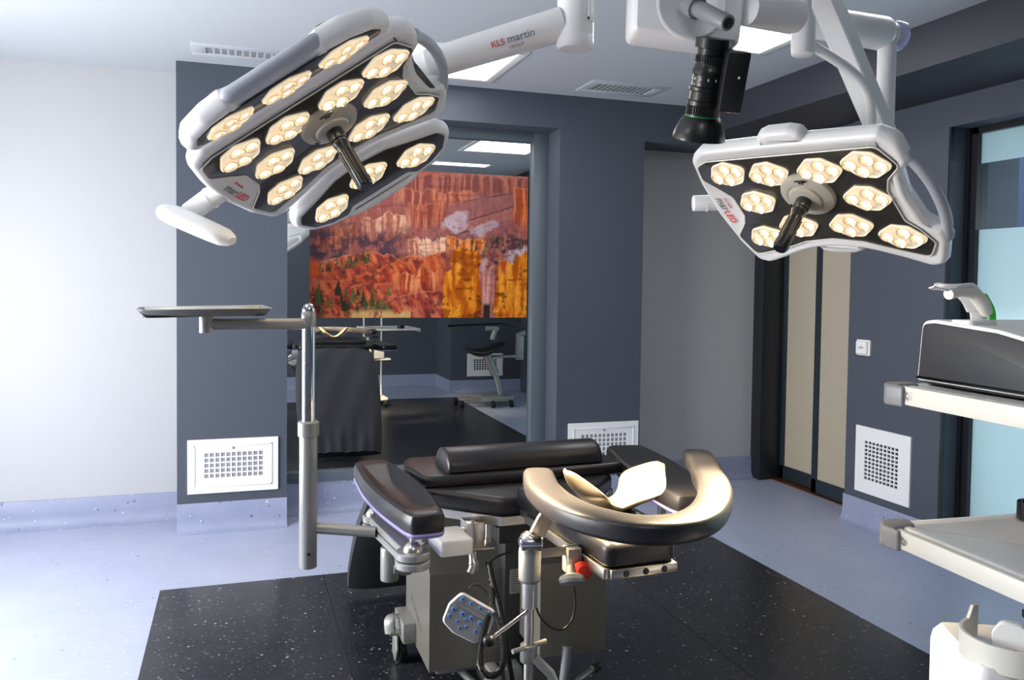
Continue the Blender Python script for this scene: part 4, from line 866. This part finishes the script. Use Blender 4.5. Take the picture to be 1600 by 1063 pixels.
# instrument tray on a telescopic pole fixed to the left arm board
Yt = 2.5
ty = thing('instrument_tray', 'steel instrument tray on a telescopic pole beside the left arm board', 'tray stand', Matrix.Translation((.21, Yt, .66)))
pt, pb2 = Vector((0.190,2.500,1.452)), Vector((0.215,2.500,0.660))
px_, py_ = .200, 2.5
bm = B(); cyl(bm, (px_, py_, .668), (px_, py_, 1.10), .0262, n=32, bev=.003); lathe(bm, [(.0262, 1.06), (.031, 1.062), (.031, 1.102), (.0262, 1.106)], (px_, py_, 0), (0, 0, 1), 32); obj('outer_pole', bm, M['castmetal'], ty, True)
bm = B(); cyl(bm, (px_, py_, 1.09), (px_, py_, 1.42), .0195, n=28); obj('inner_pole', bm, M['chrome'], ty, True)
bm = B(); lathe(bm, [(.0195, 1.385), (.0215, 1.388), (.0215, 1.425), (.0195, 1.428), (.0195, 1.432)], (px_, py_, 0), (0, 0, 1), 28); obj('collar', bm, M['castmetal'], ty, True)
bm = B(); lathe(bm, [(.0195, 1.43), (.019, 1.438), (.014, 1.449), (.006, 1.453), (.0001, 1.4535)], (px_, py_, 0), (0, 0, 1), 28); obj('cap', bm, M['chrome'], ty, True)
bm = B(); lathe(bm, [(.005, 0), (.005, .002), (.003, .003)], (px_, py_ - .0262, .715), (0, -1, 0), 14); obj('screw', bm, M['black'], ty, True)
bm = B(); a1 = Vector((-0.076,2.420,1.395)); cyl(bm, (px_, py_, 1.393), (a1.x, a1.y, a1.z + .002), .0165, n=24); obj('tray_arm', bm, M['castmetal'], ty, True)
bm = B(); cyl(bm, (a1.x - .005, a1.y, a1.z - .022), (a1.x - .005, a1.y, a1.z + .024), .018, n=24, bev=.002); obj('pivot', bm, M['castmetal'], ty, True)
bm = B(); cyl(bm, (px_ + .02, py_, .785), (.392, 2.44, .775), .0165, n=24); obj('mounting_bar', bm, M['castmetal'], ty, True)
tz = a1.z + .026; TRm = Matrix.Translation((-.085, 2.44, tz)) @ Matrix.Rotation(math.radians(4), 4, 'Z') @ Matrix.Rotation(math.radians(-.9), 4, 'Y')
bm = B(); o_ = rpoly(rect(-.165, .165, -.12, .12), .012)
for sgn in (1,):
    rs = [[TRm @ Vector((x, y, z)) for x, y in inset(ccw(o_), d)] for d, z in ((.0, .018), (-.004, .021), (-.003, .0225), (.004, .019), (.022, .0025), (.030, .0015))] 
    rings(bm, rs, cap0=False); rs = [[TRm @ Vector((x, y, z)) for x, y in inset(ccw(o_), d)] for d, z in ((.0, .018), (.020, .0005), (.032, 0))]; rings(bm, rs, cap0=False)
obj('tray', bm, M['steel'], ty, True, label='shallow steel tray with flared edges')

# ------------------------------------------------------------------ equipment cart on the right
CF = Matrix.Translation((1.43, 1.51, 0)) @ Matrix.Rotation(math.radians(-4), 4, 'Z')
ct = thing('equipment_cart', 'ivory equipment cart with two white shelves at the right edge', 'cart', CF)
def shelf(z, name):
    bm = B(); pillow(bm, rpoly(rect(.03, .60, -.62, .05), .03), [(.004, z - .012), (0, z - .008), (0, z + .004), (.004, z + .008), (.02, z + .008), (.026, z + .004)]); s = obj('shelf', bm, M['white_matt'], ct)
    bm = B(); box(bm, -.004, .012, -.62, -.012, z - .030, z + .011, .002); obj('side_rail', bm, M['ivory'], s)
    bm = B(); box(bm, .605, .62, -.62, .03, z - .030, z + .011, .002); obj('side_rail', bm, M['ivory'], s)
    bm = B(); pillow(bm, rpoly([(-.012, -.03), (.0, -.03), (.0, -.005), (.07, .01), (.085, .05), (.06, .065), (.012, .06), (-.018, .02)], .02, 5), soft(.048, .008, z - .036)); obj('corner_cap', bm, M['gray'], s, label='grey rounded corner cap')
    bm = B(); lathe(bm, [(.011, 0), (.011, .0015), (.007, .002), (.006, 0)], (-.004, -.04, z - .008), (-1, 0, 0), 18); lathe(bm, [(.005, 0), (.005, .003)], (-.004, -.043, z - .008), (-1, 0, 0), 12); obj('screw', bm, M['steel'], s)
shelf(1.288, 'u'); shelf(.96, 'l')
for x, y in ((.08, -.58), (.30, -.59)):
    bm = B(); cyl(bm, (x, y, .1), (x, y, 1.285), .011, n=16); obj('upright', bm, M['ivory'], ct)
bm = B(); box(bm, .03, .32, -.62, -.3, .085, .12, .01); obj('base', bm, M['ivory'], ct)
for x, y in ((.06, -.33), (.29, -.33), (.06, -.58), (.29, -.58)):
    bm = B(); cyl(bm, (x - .014, y, .045), (x + .014, y, .045), .045, n=24, bev=.006); cyl(bm, (x, y, .05), (x, y, .09), .012); obj('caster_wheel', bm, M['black'], ct)
bm = B(); box(bm, -.06, .31, -.62, -.16, .585, .605, .004); obj('lower_tray', bm, M['white_matt'], ct)
# device on the upper shelf
dv_ = thing('medical_console', 'white medical console with a dark side panel on the upper cart shelf', 'medical device', CF @ Matrix.Translation((.105, .03, 1.3015)))
prof_ = rpoly([(.035, 0), (.022, .142), (-.02, .147), (-.20, .134), (-.44, .09), (-.46, 0)], [.008, .03, .05, .2, .03, .008], 6)
YZ = frame((0, 0, 0), (0, 1, 0), (0, 0, 1), (1, 0, 0))
bm = B(); pillow(bm, prof_, [(.005, 0), (.001, .003), (0, .008), (0, .33), (.01, .34)], YZ); obj('shell', bm, M['white'], dv_)
bm = B(); pillow(bm, inset(ccw(prof_), .0085), [(0, .004), (0, -.002), (.003, -.004)], YZ); obj('side_panel', bm, M['darkpanel'], dv_, label='charcoal side panel')
bm = B(); box(bm, .01, .30, -.44, .02, -.005, .002); obj('foot', bm, M['black'], dv_)
# white clip arm with a green stripe on top of the console
sp = spline([(.05, -.01, .168), (.05, -.012, .195), (.05, .0, .232), (.05, .022, .252), (.05, .05, .256), (.05, .085, .25), (.05, .098, .243)], 6)
HBm = frame((0, 0, 0), (1, 0, 0), (0, 1, 0), (0, 0, 1))
dvM = CF @ Matrix.Translation((.13, 0, 1.283))
hd_ = []
pc = [(1.581,1.434,1.451), (1.577,1.436,1.477), (1.554,1.434,1.506), (1.526,1.433,1.522), (1.486,1.426,1.526), (1.446,1.418,1.520), (1.424,1.415,1.523)]
bm = B(); sec_ = [(.023, .003), (.019, .005), (-.019, .005), (-.023, .003), (-.023, -.003), (-.019, -.005), (.019, -.005), (.023, -.003)]
tube(bm, spline(pc, 6), 1, sec=sec_, upv=(.30, .2, .93)) if False else tube(bm, spline(pc, 6), [.75] * 6 + [1] * 22 + [.8, .7, .6, .5, .4, .3, .3, .3, .3], sec=[(b * 1.0, a) for a, b in sec_], upv=(-.9, .42, 0))
cl = thing('clip_arm', 'curved white holder with a green stripe standing on the console', 'holder', Matrix.Translation(pc[0]))
obj('holder_arm', bm, M['white'], cl, True)
bm = B(); 
tube(bm, spline([Vector(p) + Vector((.016, -.012, -.012)) for p in pc[1:6]], 6), [.012, .013, .014, .015, .016, .016, .016, .016, .016, .015, .014, .013] + [.012] * 13, 10); obj('holder_ribs', bm, M['ivory'], cl, True)
bm = B(); gs = [Vector(p) + Vector((.022, -.016, .001)) for p in pc[:3]]; tube(bm, spline(gs, 6), 1, sec=[(.0045, .006), (-.0045, .006), (-.0045, -.006), (.0045, -.006)], upv=(-.9, .42, 0))
obj('green_stripe', bm, M['green'], cl, True, label='bright green stripe')
bm = B(); pillow(bm, rpoly(rect(-.05, .03, -.03, .03), .015), soft(.012, .004), Matrix.Translation(Vector(pc[0]) + Vector((-.005, 0, -.012)))); obj('base', bm, M['white'], cl, True)
# black coil on the lower shelf
ck = thing('cable_coil', 'small black coiled strap lying on the lower cart shelf', 'cable', CF @ Matrix.Translation((.395, -.01, .9885)))
bm = B()
for k in range(3): lathe(bm, [(.040 - k * .008, -.02), (.042 - k * .008, -.02), (.042 - k * .008, .02), (.040 - k * .008, .02), (.040 - k * .008, -.02)], (0, 0, .0), (0, 0, 1), 32, caps=False)
obj('strap', bm, M['black'], ck)
# pump with tube holder below, at the lower right corner
pu = thing('suction_pump', 'white pump with curved tube holder at the bottom right corner', 'medical device', Matrix.Translation((1.437,1.202,0.761)))
PM_ = frame((1.437,1.203,0.786), Vector((.90, -.436, 0)), Vector((.436, .90, 0)), (0, 0, 1))
bm = B(); pillow(bm, rpoly(rect(-.088, .16, -.06, .20), .035, 6), [(.01, -.180), (0, -.170), (0, -.03), (.004, -.01), (.02, .008)], PM_); obj('body', bm, M['white'], pu, True)
bm = B(); arc = [(.015 + .095 * math.cos(a), .03 + .095 * math.sin(a)) for a in [PI * (.62 + .95 * k / 20) for k in range(21)]]
rs = [[PM_ @ Vector(p) for p in ((x * 1.0, y, 0.0), (x, y, .075 if k < 2 else .05), (x * .93 + .001, y * .93 + .002, .075 if k < 2 else .05), (x * .93 + .001, y * .93 + .002, 0.0))] for k, (x, y) in enumerate(arc)]
rings(bm, rs); obj('tube_holder', bm, M['ivory'], pu, True)
bm = B(); pillow(bm, rpoly([(-.03, .0), (.045, .0), (.045, .055), (.02, .085), (-.02, .085), (-.035, .06)], .02, 6), [(.003, -.012), (0, -.008), (0, .008), (.003, .012)], PM_ @ frame((0, 0, .0), Vector((.85, -.52, 0)), (0, 0, 1), Vector((-.52, -.85, 0)))); fl = obj('flap', bm, M['white'], pu, True)
bm = B(); lathe(bm, [(.006, 0), (.006, .0008), (.0045, .0008), (.0045, 0)], PM_ @ Vector((.0, -.016, .03)), PM_.to_3x3() @ Vector((-.52, -.85, 0)), 16, caps=False); obj('red_mark', bm, M['logored'], fl, True)
bm = B(); box(bm, .04, .052, -.05, .0, .0, .06, .002, mtx=PM_); box(bm, .04, .12, -.05, -.03, -.005, .025, .002, mtx=PM_); box(bm, .05, .12, .02, .06, .0, .04, .006, mtx=PM_); obj('grey_clip', bm, M['gray'], pu, True)
bm = B(); box(bm, .06, .13, .05, .10, .06, .078, .004, mtx=PM_); obj('black_lever', bm, M['black'], pu, True)

# ------------------------------------------------------------------ surgeon's stool behind the camera (seen in the mirror)
st = thing('surgeon_stool', 'black saddle stool with arm rests on a steel base, seen in the mirror', 'stool', Matrix.Translation((2.96, 1.3, 0)))
bm = B(); box(bm, -.14, .26, -.22, .2, .07, .13, .01); box(bm, -.36, -.1, .1, .16, .08, .12, .006); box(bm, -.36, -.1, -.2, -.14, .08, .12, .006); obj('base', bm, M['castmetal'], st)
for x, y in ((-.38, .13), (-.38, -.17), (-.02, .25), (.22, -.24), (.22, .22)):
    bm = B(); cyl(bm, (x - .02, y, .045), (x + .02, y, .045), .045, n=20, bev=.006); obj('caster_wheel', bm, M['black'], st)
bm = B(); cyl(bm, (.16, -.02, .12), (.09, -.04, .4), .035); cyl(bm, (.09, -.04, .38), (-.04, -.06, .66), .055); obj('column', bm, M['castmetal'], st)
bm = B(); rs = []
for k in range(15):
    x = -.28 + .50 * k / 14; s = math.sin(PI * (k + .6) / 15.2) ** .5; z = .70 + .05 * math.cos((x + .12) * 9) * -1 + .05 * max(0, x)
    rs.append([Vector((x, -.06 + .17 * s * math.cos(a), z + .055 * s * math.sin(a))) for a in [2 * PI * j / 20 for j in range(20)]])
rings(bm, rs); obj('seat', bm, M['vinyl'], st)
bm = B(); tube(bm, spline([(.02, -.06, .60), (.2, -.02, .60), (.36, .02, .60), (.40, .05, .58)], 5), .018, 12); box(bm, .34, .43, -.02, .06, .56, .86, .01, mtx=Matrix.Translation((0, 0, 0))); cyl(bm, (.34, .02, .86), (.45, .02, .90), .035); cyl(bm, (.0, .1, .82), (.05, .1, .98), .03); cyl(bm, (-.08, .1, .96), (.08, .1, .96), .03); obj('arm_support', bm, M['castmetal'], st)
bm = B(); tube(bm, [(-.55, .06, .99), (.1, .1, 1.02), (.42, .02, .95)], 1, sec=[(.035, .012), (-.035, .012), (-.035, -.012), (.035, -.012)], upv=(0, 0, 1)); obj('arm_rest', bm, M['black'], st)
